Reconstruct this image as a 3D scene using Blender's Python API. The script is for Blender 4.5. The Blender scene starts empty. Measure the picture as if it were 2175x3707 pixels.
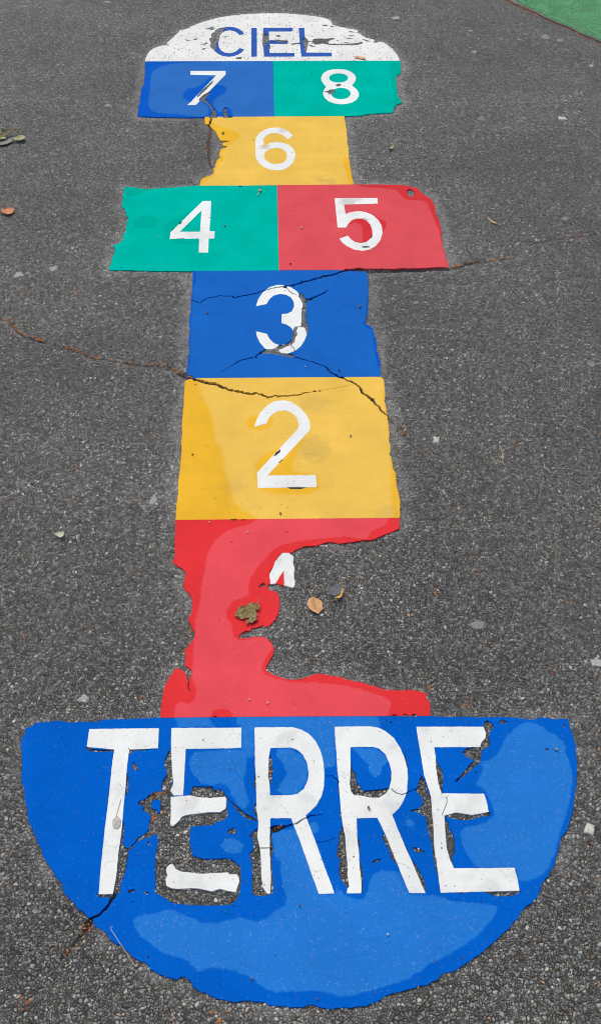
import bpy, math, random
import numpy as np
from mathutils import Vector, noise
from mathutils.geometry import delaunay_2d_cdt

random.seed(7)
rng = np.random.default_rng(7)
scene = bpy.context.scene
COL = scene.collection

# ------------------------------------------------------------------ survey of the place
# The court was measured from the photograph: its squares are 0.45 m, the eye 1.456 m up.
H, TH, F, CX, CY = 1.456, math.radians(45.8), 3670.6, 1087.5, 1853.5
ST, CT = math.sin(TH), math.cos(TH)

def G(x, y, z=0.0):
    """measured sighting -> point of the ground plane (metres)"""
    a, b = (x - CX) / F, (y - CY) / F
    t = (H - z) / (ST + b * CT)
    return (t * a, t * (CT - b * ST))

TILES = dict(T1=(450, 0, 600), T2=(950, 0, 600), T3=(400, 400, 600), T4=(1000, 400, 600), T5=(380, 640, 620),
             T6=(1000, 640, 640), T7=(640, 940, 800), T8=(600, 1340, 900), T9=(560, 1850, 920), T10=(560, 2200, 1040),
             T11=(50, 2550, 700), T12=(550, 2600, 700), T13=(1150, 2600, 700), T14=(1500, 2550, 675), T15=(0, 3000, 900),
             T16=(800, 3100, 900), T17=(1500, 3000, 675), T18=(820, 1980, 480), T19=(560, 2050, 264.107), T20=(740, 60, 500),
             A1=(1500, 0, 675), A2=(0, 400, 480), A3=(0, 1050, 700), A4=(0, 1450, 700), A5=(0, 2000, 720),
             A6=(1250, 400, 925), A7=(1300, 1050, 875), A8=(1380, 1750, 795), A9=(0, 440, 120), S=(0, 0, 1479))

def P(tile, s, z=0.0016):
    """points sighted in one sheet of the survey -> ground points"""
    x0, y0, w = TILES[tile]
    k = w / 1479.0
    v = [float(t) for t in s.replace(',', ' ').split()]
    return [G(x0 + v[i] * k, y0 + v[i + 1] * k, z) for i in range(0, len(v), 2)]

def J(*parts):
    out = []
    for p in parts:
        out += p
    return out

# ------------------------------------------------------------------ materials
def lin(r, g, b, k=1.0):
    f = lambda c: (c / 255 / 12.92 if c / 255 <= 0.04045 else ((c / 255 + 0.055) / 1.055) ** 2.4)
    return (f(r) * k, f(g) * k, f(b) * k, 1.0)

class NT:
    def __init__(s, name):
        s.m = bpy.data.materials.new(name); s.m.use_nodes = True
        s.t = s.m.node_tree; s.t.nodes.clear()
        s.out = s.n('ShaderNodeOutputMaterial')
    def n(s, typ, ins=None, **props):
        nd = s.t.nodes.new(typ)
        for k, v in props.items(): setattr(nd, k, v)
        for k, v in (ins or {}).items():
            sock = nd.inputs[k]
            if isinstance(v, bpy.types.NodeSocket): s.t.links.new(v, sock)
            else: sock.default_value = v
        return nd
    def math(s, op, a, b=0.0, clamp=False):
        return s.n('ShaderNodeMath', {0: a, 1: b}, operation=op, use_clamp=clamp).outputs[0]
    def mapr(s, v, a, b, c=0.0, d=1.0, smooth=True):
        return s.n('ShaderNodeMapRange', {0: v, 1: a, 2: b, 3: c, 4: d}, interpolation_type='SMOOTHSTEP' if smooth else 'LINEAR').outputs[0]
    def mix(s, f, a, b, blend='MIX'):
        nd = s.n('ShaderNodeMix', data_type='RGBA', blend_type=blend)
        for i, v in ((0, f), (6, a), (7, b)):
            if isinstance(v, bpy.types.NodeSocket): s.t.links.new(v, nd.inputs[i])
            else: nd.inputs[i].default_value = v
        return nd.outputs[2]
    def mixf(s, f, a, b):
        nd = s.n('ShaderNodeMix', data_type='FLOAT')
        for i, v in ((0, f), (2, a), (3, b)):
            if isinstance(v, bpy.types.NodeSocket): s.t.links.new(v, nd.inputs[i])
            else: nd.inputs[i].default_value = v
        return nd.outputs[0]
    def noise(s, vec, scale, detail=2.0, rough=0.5, dim='2D'):
        return s.n('ShaderNodeTexNoise', {'Vector': vec, 'Scale': scale, 'Detail': detail, 'Roughness': rough}, noise_dimensions=dim).outputs[0]
    def vor(s, vec, scale, feature='F1', rand=1.0):
        return s.n('ShaderNodeTexVoronoi', {'Vector': vec, 'Scale': scale, 'Randomness': rand}, voronoi_dimensions='2D', feature=feature)
    def ramp(s, f, stops):
        nd = s.n('ShaderNodeValToRGB', {0: f})
        e = nd.color_ramp.elements
        while len(e) < len(stops): e.new(0.5)
        for q, (p, c) in zip(e, stops): q.position = p; q.color = c
        return nd.outputs[0]
    def pos(s):
        return s.n('ShaderNodeNewGeometry').outputs['Position']
    def rand_speck(s, vec, scale, share, r0, r1):
        """share of the cells carry one round speck of radius r0..r1 metres"""
        v = s.vor(vec, scale)
        sep = s.n('ShaderNodeSeparateColor', {0: v.outputs['Color']})
        on = s.math('LESS_THAN', sep.outputs[0], share)
        rad = s.mapr(sep.outputs[1], 0, 1, r0 * scale, r1 * scale, False)
        return s.math('MULTIPLY', on, s.math('LESS_THAN', v.outputs['Distance'], rad)), sep.outputs[2]
    def done(s, col, rough, normal=None, spec=0.4, disp=None):
        b = s.n('ShaderNodeBsdfPrincipled', {'Base Color': col, 'Roughness': rough, 'Specular IOR Level': spec})
        if normal is not None: s.t.links.new(normal, b.inputs['Normal'])
        s.t.links.new(b.outputs[0], s.out.inputs[0])
        if disp is not None:
            s.t.links.new(disp, s.out.inputs['Displacement']); s.m.displacement_method = 'BOTH'
        return s.m

def g4(v, w=0.0): return (v * (1 + w), v, v * (1 - w), 1.0)

def asphalt():
    s = NT('asphalt_aggregate')
    pos = s.pos()
    wn = s.n('ShaderNodeTexNoise', {'Vector': pos, 'Scale': 210.0, 'Detail': 3.0}, noise_dimensions='2D').outputs[1]
    off = s.n('ShaderNodeVectorMath', {0: wn, 1: (0.5, 0.5, 0.5)}, operation='SUBTRACT').outputs[0]
    off = s.n('ShaderNodeVectorMath', {0: off, 3: 0.0042}, operation='SCALE').outputs[0]
    p = s.n('ShaderNodeVectorMath', {0: pos, 1: off}, operation='ADD').outputs[0]
    halo = s.n('ShaderNodeAttribute', attribute_name='halo').outputs['Fac']
    crack = s.n('ShaderNodeAttribute', attribute_name='crack').outputs['Fac']
    def layer(sc, e0, e1):
        v = s.vor(p, sc); e = s.vor(p, sc, 'DISTANCE_TO_EDGE').outputs['Distance']
        c = s.n('ShaderNodeSeparateColor', {0: v.outputs['Color']})
        lim = s.mapr(c.outputs[2], 0, 1, e0, e1, False)
        mask = s.mapr(s.math('SUBTRACT', e, lim), 0.0, 0.06)
        dome = s.mapr(s.math('SUBTRACT', e, s.math('MULTIPLY', lim, 0.5)), 0.0, 0.30)
        hgt = s.math('MULTIPLY', dome, s.mapr(c.outputs[1], 0, 1, 0.45, 1.0, False))
        return c, mask, hgt
    cA, mA, hA = layer(172.0, 0.03, 0.14)
    cB, mB, hB = layer(300.0, 0.03, 0.16)
    big = s.math('GREATER_THAN', cA.outputs[1], 0.66)
    mask = s.mixf(big, mB, mA); hgt = s.mixf(big, s.math('MULTIPLY', hB, 0.7), hA)
    tone = s.mixf(big, cB.outputs[0], cA.outputs[0])
    hue = s.mixf(big, cB.outputs[1], cA.outputs[2])
    stone = s.ramp(tone, [(0.0, g4(0.095, .0)), (0.30, g4(0.18, .005)), (0.60, g4(0.275, .01)), (0.84, g4(0.37, .025)), (0.95, g4(0.50, .045)), (1.0, g4(0.70, .06))])
    warm = s.ramp(hue, [(0.0, (0.95, 1.0, 1.01, 1)), (0.4, (1, 1, .98, 1)), (0.8, (1.03, 1.0, 0.90, 1)), (0.975, (1.08, 1.0, 0.78, 1)), (0.995, (1.4, 0.85, 0.5, 1))])
    stone = s.mix(1.0, stone, warm, 'MULTIPLY')
    fine = s.noise(p, 1400.0, 2.0)
    stone = s.mix(1.0, stone, s.ramp(fine, [(0.25, g4(0.72)), (0.75, g4(1.25))]), 'MULTIPLY')
    binder = s.mix(fine, g4(0.012), g4(0.042))
    # pale scorched residue beside the markings
    hb = s.math('MULTIPLY', s.math('SUBTRACT', s.noise(pos, 11.0, 4.0, 0.65), 0.5), 1.7)
    hb = s.mapr(s.math('ADD', halo, s.math('MULTIPLY', hb, s.mapr(halo, 0.0, 0.4))), 0.15, 0.78)
    hn = s.math('MULTIPLY', hb, s.mapr(s.noise(pos, 60.0, 3.0), 0.32, 0.58, 0.35, 1.0))
    binder = s.mix(hn, binder, g4(0.10, .03))
    stone = s.mix(s.math('MULTIPLY', hn, 0.85), stone, s.mix(tone, g4(0.24, .02), g4(0.58, .05)))
    col = s.mix(mask, binder, stone)
    patch = s.noise(pos, 2.3, 4.0, 0.6)
    col = s.mix(1.0, col, s.ramp(patch, [(0.3, (0.84, 0.875, 0.88, 1)), (0.7, (1.13, 1.175, 1.18, 1))]), 'MULTIPLY')
    patch2 = s.noise(pos, 14.0, 3.0, 0.6)
    col = s.mix(1.0, col, s.ramp(patch2, [(0.3, g4(0.93)), (0.7, g4(1.07))]), 'MULTIPLY')
    # rust brown dust here and there
    rust = s.mapr(s.noise(pos, 55.0, 3.0, 0.6), 0.72, 0.80)
    col = s.mix(s.math('MULTIPLY', rust, 0.3), col, (0.22, 0.09, 0.03, 1))
    col = s.mix(s.math('MULTIPLY', crack, 0.93), col, (0.010, 0.008, 0.007, 1))
    nb = s.n('ShaderNodeBump', {'Strength': 0.5, 'Distance': 0.0006, 'Height': fine}).outputs[0]
    disp = s.n('ShaderNodeDisplacement', {'Height': hgt, 'Midlevel': 1.0, 'Scale': 0.0030}, space='OBJECT').outputs[0]
    rough = s.mixf(mask, 0.75, 0.50)
    return s.done(col, rough, nb, 0.45, disp)

def paint(name, rgb, stains=(), rgb2=None, dark=0.0, light=0.0, grain=0.0, smudge=0.0, craze=0.0, rough=0.55, dsize=(0.0006, 0.0022)):
    s = NT(name)
    pos = s.pos()
    base = lin(*rgb, k=0.955)
    gf = grain
    if rgb2 is not None:
        wear = s.n('ShaderNodeAttribute', attribute_name='wear').outputs['Fac']
        wn = s.math('ADD', s.math('MULTIPLY', s.math('SUBTRACT', s.noise(pos, 520.0, 3.0, 0.75), 0.5), 0.9), s.math('MULTIPLY', s.math('SUBTRACT', s.noise(pos, 90.0, 3.0, 0.6), 0.5), 0.5))
        wf = s.mapr(s.math('ADD', wear, wn), 0.30, 0.70)
        base = s.mix(wf, base, lin(*rgb2, k=0.955))
    v = s.noise(pos, 9.0, 3.0, 0.6)
    col = s.mix(1.0, base, s.ramp(v, [(0.25, g4(0.92)), (0.75, g4(1.07))]), 'MULTIPLY')
    gn = s.noise(pos, 900.0, 2.0, 0.7)
    col = s.mix(1.0, col, s.ramp(gn, [(0.25, g4(1 - 0.10 - 0.25 * grain)), (0.75, g4(1 + 0.08 + 0.25 * grain))]), 'MULTIPLY')
    if grain:
        sp, _ = s.rand_speck(pos, 420.0, 0.10, 0.0003, 0.0010)
        gk = s.math('MULTIPLY', sp, 0.30 * grain)
        if rgb2 is not None: gk = s.math('MULTIPLY', gk, s.math('ADD', s.math('MULTIPLY', wf, 0.8), 0.2))
        col = s.mix(gk, col, (0.75, 0.85, 0.95, 1))
    if smudge:
        sm = s.mapr(s.noise(pos, 16.0, 4.0, 0.65), 0.50, 0.76)
        col = s.mix(s.math('MULTIPLY', sm, smudge), col, (0.16, 0.15, 0.13, 1))
        sm2 = s.mapr(s.noise(pos, 240.0, 3.0, 0.7), 0.56, 0.74)
        col = s.mix(s.math('MULTIPLY', sm2, smudge * 0.8), col, (0.20, 0.19, 0.17, 1))
    for (sx, sy), sr, st in stains:
        dd = s.n('ShaderNodeVectorMath', {0: pos, 1: (sx, sy, 0.0016)}, operation='DISTANCE').outputs['Value']
        dd = s.math('ADD', dd, s.math('MULTIPLY', s.math('SUBTRACT', s.noise(pos, 45.0, 4.0, 0.65), 0.5), sr * 1.6))
        col = s.mix(s.mapr(dd, sr * 0.25, sr * 1.1, st, 0.0), col, (0.20, 0.17, 0.12, 1))
    if craze:
        wv = s.n('ShaderNodeTexNoise', {'Vector': pos, 'Scale': 60.0, 'Detail': 3.0}, noise_dimensions='2D').outputs[1]
        wp = s.n('ShaderNodeVectorMath', {0: wv, 3: 0.02}, operation='SCALE').outputs[0]
        wp = s.n('ShaderNodeVectorMath', {0: pos, 1: wp}, operation='ADD').outputs[0]
        e = s.vor(wp, 26.0, 'DISTANCE_TO_EDGE').outputs['Distance']
        ln = s.mapr(e, 0.005, 0.012, 1.0, 0.0)
        ln = s.math('MULTIPLY', ln, s.mapr(s.noise(pos, 22.0, 2.0), 0.52, 0.66))
        col = s.mix(s.math('MULTIPLY', ln, craze), col, (0.012, 0.012, 0.014, 1))
    if dark:
        for sc, sh in ((75.0, dark), (230.0, dark * 0.55)):
            sp, h = s.rand_speck(pos, sc, sh, dsize[0] * (75.0 / sc) ** 0.5, dsize[1] * (75.0 / sc) ** 0.5)
            col = s.mix(s.math('MULTIPLY', sp, 0.75), col, s.mix(h, (0.02, 0.016, 0.012, 1), (0.14, 0.08, 0.05, 1)))
    if light:
        sp, h = s.rand_speck(pos, 110.0, min(1.0, light * 3.0), 0.00018, 0.00062)
        col = s.mix(s.math('MULTIPLY', sp, 0.7), col, s.mix(s.math('GREATER_THAN', h, 0.88), s.mix(0.50, col, (0.7, 0.9, 1.0, 1)), (0.55, 0.33, 0.25, 1)))
    b1 = s.n('ShaderNodeBump', {'Strength': 0.22, 'Distance': 0.0005, 'Height': gn}).outputs[0]
    stn = s.vor(pos, 188.0).outputs['Distance']
    b1 = s.n('ShaderNodeBump', {'Strength': 0.30, 'Distance': 0.0006, 'Height': stn, 'Normal': b1}).outputs[0]
    b2 = s.n('ShaderNodeBump', {'Strength': 0.35, 'Distance': 0.0015, 'Height': s.noise(pos, 70.0, 3.0), 'Normal': b1}).outputs[0]
    return s.done(col, s.mapr(gn, 0.2, 0.8, rough - 0.08, rough + 0.12, False), b2, 0.0)

def simple(name, a, b, scale=200.0, rough=0.7, bump=0.5, detail=3.0, c=None, dist=0.0008):
    s = NT(name); pos = s.pos()
    n1 = s.noise(pos, scale, detail, 0.65, '3D')
    stops = [(0.3, a), (0.7, b)] if c is None else [(0.28, a), (0.55, b), (0.75, c)]
    nb = s.n('ShaderNodeBump', {'Strength': bump, 'Distance': dist, 'Height': n1}).outputs[0]
    return s.done(s.ramp(n1, stops), rough, nb, 0.3)

def rubber():
    s = NT('green_rubber_granules'); pos = s.pos()
    v = s.vor(pos, 330.0); c = s.n('ShaderNodeSeparateColor', {0: v.outputs['Color']})
    col = s.ramp(c.outputs[0], [(0.0, lin(38, 92, 60)), (0.2, lin(78, 148, 100)), (0.6, lin(94, 168, 116)), (0.93, lin(112, 184, 130)), (1.0, lin(160, 200, 165))])
    gap = s.mapr(v.outputs['Distance'], 0.45, 0.75)
    col = s.mix(s.math('MULTIPLY', gap, 0.55), col, lin(24, 60, 40))
    pt = s.noise(pos, 12.0, 3.0)
    col = s.mix(1.0, col, s.ramp(pt, [(0.3, g4(0.85)), (0.7, g4(1.1))]), 'MULTIPLY')
    hh = s.math('SUBTRACT', 1.0, v.outputs['Distance'])
    nb = s.n('ShaderNodeBump', {'Strength': 0.9, 'Distance': 0.0025, 'Height': hh}).outputs[0]
    return s.done(col, 0.8, nb, 0.25)

WHITE = paint('white_thermoplastic', (238, 243, 241), dark=0.05, smudge=0.17, craze=0.35, rough=0.6, dsize=(0.0005, 0.0017))
WHITE_CLEAN = paint('white_numeral_sheet', (240, 245, 243), stains=[(P('T3', '1370,325')[0], 0.022, 0.36), (P('T6', '590,205')[0], 0.03, 0.34), (P('T6', '735,365')[0], 0.018, 0.5), (P('T4', '60,180')[0], 0.02, 0.25), (P('T6', '690,195')[0], 0.02, 0.25)], dark=0.05, smudge=0.10, rough=0.6)
WHITE_WORN = paint('worn_white_sheet', (238, 242, 238), dark=0.20, smudge=0.10, rough=0.6, dsize=(0.0008, 0.0034))
SKYBLUE = paint('lettering_blue', (58, 98, 182), dark=0.06)
BLUE = paint('deep_and_faded_blue_sheet', (5, 97, 201), rgb2=(38, 122, 211), light=0.15, dark=0.008, craze=0.4, grain=0.6)
BLUE3 = paint('mid_blue_sheet', (30, 105, 196), rgb2=(10, 93, 200), light=0.05, dark=0.01, grain=0.15)
BLUE7 = paint('dusty_blue_sheet', (18, 94, 199), rgb2=(50, 114, 196), light=0.06, dark=0.015, grain=0.1)
GREEN = paint('jade_green_sheet', (0, 186, 168), rgb2=(0, 177, 156), light=0.05, dark=0.01)
RED5 = paint('faded_red_sheet', (222, 86, 94), rgb2=(216, 58, 64), light=0.06, dark=0.012)
RED1 = paint('bright_and_pink_red_sheet', (229, 58, 62), rgb2=(233, 82, 91), light=0.12, dark=0.008, grain=0.2)
YEL = paint('golden_yellow_sheet', (241, 199, 92), stains=[(P('T8', '865,470')[0], 0.05, 0.20), (P('T8', '890,190')[0], 0.05, 0.14), (P('T8', '1330,850')[0], 0.04, 0.15), (P('T4', '470,630')[0], 0.03, 0.22), (P('T4', '380,600')[0], 0.03, 0.18), (P('T8', '395,690')[0], 0.035, 0.15)], rgb2=(241, 188, 56), dark=0.04, smudge=0.05, dsize=(0.0004, 0.0015))

# ------------------------------------------------------------------ helpers
def mesh_obj(name, verts, faces, mats, parent=None, midx=None, smooth=False, origin=None):
    me = bpy.data.meshes.new(name)
    me.from_pydata(verts, [], faces)
    for m in (mats if isinstance(mats, (list, tuple)) else [mats]): me.materials.append(m)
    if midx is not None: me.polygons.foreach_set('material_index', midx)
    if smooth: me.polygons.foreach_set('use_smooth', [True] * len(me.polygons))
    me.validate(); me.update()
    o = bpy.data.objects.new(name, me); COL.objects.link(o)
    if parent is not None: o.parent = parent
    return o

def tag(o, label, cat, group=None):
    o['label'] = label; o['category'] = cat
    if group: o['group'] = group
    return o

def empty(name, loc, label, cat, group=None):
    o = bpy.data.objects.new(name, None); COL.objects.link(o)
    o.location = loc; o.empty_display_size = 0.05
    return tag(o, label, cat, group)

def local(verts, o):
    lx, ly, lz = o.location
    return [(x - lx, y - ly, z - lz) for x, y, z in verts]

def jit(p, amp, f=260.0):
    v = noise.noise_vector(Vector((p[0] * f, p[1] * f, 0.37)))
    w = noise.noise_vector(Vector((p[0] * f * .3, p[1] * f * .3, 5.1)))
    return (p[0] + amp * (v.x * 1.0 + w.x * .6), p[1] + amp * (v.y * 1.0 + w.y * .6))

def rough_loop(pts, amp, step=0.0028, closed=True, calm=None):
    out, am = [], []
    n = len(pts)
    for i in range(n if closed else n - 1):
        a, b = pts[i], pts[(i + 1) % n]
        d = math.hypot(b[0] - a[0], b[1] - a[1])
        k = max(1, int(d / step))
        for j in range(k):
            t = j / k
            out.append((a[0] + (b[0] - a[0]) * t, a[1] + (b[1] - a[1]) * t)); am.append(calm if calm is not None and d > 0.085 else amp)
    if not closed: out.append(pts[-1]); am.append(amp)
    return [jit(p, q, 330.0) for p, q in zip(out, am)] if amp else out

def inside(pts, poly):
    px, py = pts[:, 0][:, None], pts[:, 1][:, None]
    a = np.asarray(poly); b = np.roll(a, -1, 0)
    x0, y0, x1, y1 = a[:, 0], a[:, 1], b[:, 0], b[:, 1]
    c = (y0 > py) != (y1 > py)
    with np.errstate(divide='ignore', invalid='ignore'):
        xi = (x1 - x0) * (py - y0) / (y1 - y0) + x0
    return (np.sum(c & (px < xi), 1) % 2).astype(bool)

def bbox(p):
    a = np.asarray(p); return a.min(0), a.max(0)

def hit(p, q):
    (a0, a1), (b0, b1) = bbox(p), bbox(q)
    return a0[0] < b1[0] and b0[0] < a1[0] and a0[1] < b1[1] and b0[1] < a1[1]

def ribbon(line, widths):
    """a ragged slit along a line; widths in metres, one per vertex of the line (or one for all)"""
    n = len(line)
    if not isinstance(widths, (list, tuple)): widths = [widths] * n
    if len(widths) != n: widths = list(np.interp(np.linspace(0, 1, n), np.linspace(0, 1, len(widths)), widths))
    P2, W2 = [], []
    for i in range(n - 1):
        a, b = line[i], line[i + 1]
        k = max(1, int(math.hypot(b[0] - a[0], b[1] - a[1]) / 0.0045))
        for j in range(k):
            t = j / k
            P2.append((a[0] + (b[0] - a[0]) * t, a[1] + (b[1] - a[1]) * t)); W2.append(widths[i] * (1 - t) + widths[i + 1] * t)
    P2.append(line[-1]); W2.append(widths[-1])
    P2 = [jit(jit(p, 0.0026, 110.0), 0.0012, 500.0) for p in P2]
    L, R = [], []
    for i, p in enumerate(P2):
        a, b = P2[max(0, i - 1)], P2[min(len(P2) - 1, i + 1)]
        d = math.hypot(b[0] - a[0], b[1] - a[1]) or 1
        nx, ny = -(b[1] - a[1]) / d, (b[0] - a[0]) / d
        w = W2[i] * 0.5
        l = w * (1 + 1.1 * noise.noise(Vector((p[0] * 300, p[1] * 300, 1.0)))); r = w * (1 + 1.1 * noise.noise(Vector((p[0] * 300, p[1] * 300, 9.0))))
        L.append((p[0] + nx * l, p[1] + ny * l)); R.append((p[0] - nx * r, p[1] - ny * r))
    return L + R[::-1], P2, W2

# ------------------------------------------------------------------ cracks of the ground (some run on through the markings)
CR = []       # (line, widths, through_paint, depth)
def crack(line, w, cut=True, depth=1.0): CR.append((line, w, cut, depth))
crack(P('T7', '96,268 122,276 152,291 180,272 205,258 280,243 372,243 376,255 432,246 500,232 560,215 592,204 660,186 720,181 800,165 860,146 930,131 980,111 1050,100 1100,80 1160,68 1222,58 1262,68 1340,72 1479,70'), [.0022, .0026, .003, .004, .0045, .006, .007, .007, .006])
crack(P('T7', '720,183 738,197 770,224 812,236'), [.003, .003, .003])
crack(P('T7', '865,275 900,262 945,240 982,226 1012,200'), [.007, .005, .004, .002])
crack(P('T7', '785,650 850,669 920,689 980,711 1010,736 1042,762 1082,786 1132,801 1205,842'), [.003, .003, .0035, .0045, .005])
crack(P('T8', '1040,40 1100,70 1150,100 1165,125 1180,141 1230,176 1256,214 1282,246 1322,276'), [.005, .0045, .006, .007, .0045, .004])
crack(P('T7', '560,622 522,650 432,675 382,700 300,752'), [.005, .004, .0025, .0008])
crack(P('T7', '758,572 786,594 788,618'), [.0022, .0028, .0022])
crack(P('T8', '90,10 118,28 170,56 230,73 290,80 330,95 370,116 430,128 500,142 545,135 580,149 610,161 650,153 720,152 780,147 830,138 880,130 940,119'), [.011, .010, .008, .0065, .006, .005, .0035, .002])
crack(P('T8', '940,119 1020,105 1070,94 1105,86'), [.0012, .001, .0007])
crack(P('A3', '-60,205 0,215 70,225 110,265 130,310 200,345 260,365 330,390 390,395 430,410 460,435 520,440 580,455 630,475 660,498 720,515 800,520 850,535 910,540 980,550 1050,565 1120,570 1200,572 1260,580 1300,590 1340,610 1400,650 1440,676'), .0040, True, 0.85)
crack(P('A6', '0,921 130,925 250,925 330,920 420,920 520,915 600,912 650,900 700,885 760,872 860,862 950,850 1010,846'), [.010, .010, .009, .006, .005, .004, .003])
crack(P('A6', '870,752 1000,752 1100,760 1200,745 1250,735 1320,728 1400,720 1479,706 1560,700'), .004, False, 0.6)
crack(P('A7', '172,772 200,800 260,840 280,890 310,930 380,1000 450,1060 560,1130 590,1170 602,1215'), [.004, .004, .003, .002], False, 0.5)
crack(P('T3', '886,128 892,200 872,280 876,370 880,450 902,500'), .006, False, 0.8)
crack(P('T3', '902,58 898,90 884,126'), .006)
crack(P('T19', '690,2330 692,2400 680,2442 702,2490 722,2530'), [.0022, .0016])
crack(P('T12', '905,855 960,838 1012,824 1060,811 1110,803 1150,776 1210,745 1310,735'), [.010, .009, .004, .003, .0025, .002, .001])
crack(P('T12', '826,991 868,996 908,993'), .002)
crack(P('T12', '1330,436 1375,432 1405,462 1440,490'), .0013)
crack(P('T13', '556,540 600,571 640,585 672,570 740,544'), .0016)
crack(P('T13', '996,590 986,650 962,700 956,740'), .001)
crack(P('T13', '1068,462 1052,492'), .0015)
crack(P('T15', '690,392 658,425 642,460 610,490 572,515 540,535 515,590'), [.0045, .004, .004, .006])
crack(P('T12', '1255,940 1300,948 1350,935 1410,915'), .0009)
crack(P('T20', '425,184 500,186'), .0016); crack(P('T20', '560,192 628,195'), .0016)
crack(P('T20', '498,262 563,268'), .0012)
crack(P('T15', '515,590 480,640 445,690 400,735 330,790'), [.005, .004, .003, .002], False, .6)
crack(P('A8', '505,1270 512,1300 500,1340'), .003, False, .5)
CUTS = []; CRACKS = []
for line, w, cut, depth in CR:
    w = [q * 1.05 for q in w] if isinstance(w, list) else w * 1.05
    poly, mid, ws = ribbon(line, w)
    CRACKS.append((mid, ws, depth))
    if cut: CUTS.append(poly)

# ------------------------------------------------------------------ places where the sheets have chipped away
HOLES = []
def hole(tile, s, amp=0.0011): HOLES.append(rough_loop(P(tile, s), amp, 0.0025))
# white dome
hole('T20', '50,235 75,225 70,200 80,180 110,165 120,145 150,128 200,118 240,112 258,112 240,125 215,130 205,150 190,165 178,188 160,195 165,215 162,250 150,270 135,270 125,290 130,315 130,335 118,350 105,362 90,352 65,330 62,310 72,290 60,265')
for s_ in ('0,120 20,130 60,118 85,110 105,105 100,118 80,124 130,125 110,133 70,150 60,138 20,138', '0,290 30,275 38,282 15,300 0,302',
           '335,440 370,435 408,440 400,450 365,458 338,455', '680,310 705,305 707,345 690,352 680,330',
           '628,150 640,160 645,190 665,190 672,195 695,195 690,215 695,235 690,245 700,255 750,262 780,245 820,253 880,258 896,275 885,284 840,276 810,276 770,268 740,270 690,264 670,278 660,300 650,305 638,325 632,335 622,310 618,270 622,230 625,190',
           '1075,222 1100,240 1112,262 1110,300 1100,330 1095,365 1080,380 1065,345 1065,310 1058,280 1045,250 1060,232',
           '1108,262 1150,266 1170,240 1210,235 1260,235 1285,240 1340,232 1375,228 1400,240 1370,250 1340,258 1325,275 1335,290 1400,293 1479,292 1479,301 1400,305 1320,303 1300,297 1260,290 1230,300 1170,300 1165,285 1150,275 1110,270',
           '925,292 960,285 1020,278 1025,298 990,297 940,305', '760,200 800,203 830,212 800,217 770,215', '1250,88 1310,88 1325,95 1300,107 1270,100',
           '1345,100 1375,101 1360,110', '1128,318 1160,316 1195,318 1160,327', '900,92 915,94 908,98', '640,80 648,76 645,88', '1265,150 1280,145 1278,158 1268,160',
           '1210,172 1225,172 1218,180', '148,48 168,45 165,54 152,53', '1140,208 1165,206 1150,216', '700,322 760,320 730,326', '800,435 818,435 812,446'):
    hole('T20', s_, 0.0008)
for s_ in ('600,235 655,238 625,246', '755,275 790,278 830,291 790,291', '745,322 780,315 830,318 800,326', '710,338 780,337 810,349 760,347',
           '590,394 680,391 800,389 840,382 878,384 850,372 890,374 894,390 840,403 700,404 600,403', '880,345 930,358 972,375 930,371', '710,375 760,379 800,386 750,387',
           '655,360 680,360 670,370', '410,400 450,405 440,418 420,414'):
    hole('T2', s_, 0.0008)
for s_ in ('540,350 570,357 595,362 560,367', '600,360 640,344 664,341 640,357', '660,393 700,392 740,379 746,391 700,401', '685,440 715,427 732,435 700,446', '860,327 945,326 900,336', '840,186 856,184 850,194', '1085,160 1100,165 1092,172'):
    hole('T1', s_, 0.0008)
# squares 7 and 8
hole('T1', '797,710 790,735 775,755 740,792 715,817 690,838 670,858 646,876 655,850 700,800 740,763 775,733')
hole('T1', '765,815 770,830 745,855 730,870 725,885 745,900 770,930 790,960 815,985 820,1010 832,1052 758,1052 780,1000 775,970 755,940 735,915 705,905 665,900 670,880 690,860 710,845 735,830')
hole('T1', '915,960 910,985 915,1010 930,1030 975,1038 960,1052 880,1052 885,1020 880,985 895,960')
hole('T2', '545,815 580,812 600,800 635,797 650,812 635,830 610,838 600,845 580,830')
hole('T2', '650,760 680,745 705,752 695,765 680,772 655,770')
# square 6
hole('T3', '990,200 1010,188 1022,210 1005,223', 0.0006); hole('T3', '1268,254 1280,252 1278,264 1268,264', 0.0004)
# squares 4 and 5
hole('T5', '640,400 660,383 668,400 645,413', 0.0006); hole('T5', '620,533 690,532 680,538 640,540', 0.0005)
hole('T5', '582,455 592,446 600,452 590,462', 0.0005); hole('T5', '1150,78 1188,78 1176,90 1160,90', 0.0006)
hole('T6', '1085,130 1100,105 1120,100 1160,130 1150,155 1135,172 1110,160 1095,148')
hole('T6', '706,588 735,578 775,580 782,590 740,598', 0.0006); hole('T6', '792,490 805,485 800,510 785,516', 0.0005)
# square 3
hole('T7', '815,235 830,222 848,235 852,255 875,262 900,255 880,275 865,290 868,330 862,370 870,410 878,450 880,480 868,497 860,465 850,455 830,452 810,455 800,480 808,500 795,520 788,550 770,570 740,580 700,600 680,605 700,625 780,632 790,655 760,655 720,645 640,630 590,628 550,632 560,615 590,600 640,600 670,585 680,572 720,568 755,550 772,530 775,500 780,465 790,450 830,445 835,410 838,370 835,330 845,300 830,270 815,250', 0.0015)
hole('T7', '700,180 722,172 740,178 735,192 712,190', 0.001)
# square 2
hole('T8', '655,490 680,470 683,486 660,506 638,516', 0.0006); hole('T8', '668,553 697,526 692,541 676,553', 0.0005); hole('T8', '720,697 780,694 842,698 800,709 740,707', 0.0006)
hole('T8', '385,886 420,884 425,894 395,896', 0.0006); hole('T8', '448,888 472,886 470,895 452,895', 0.0006)
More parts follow.
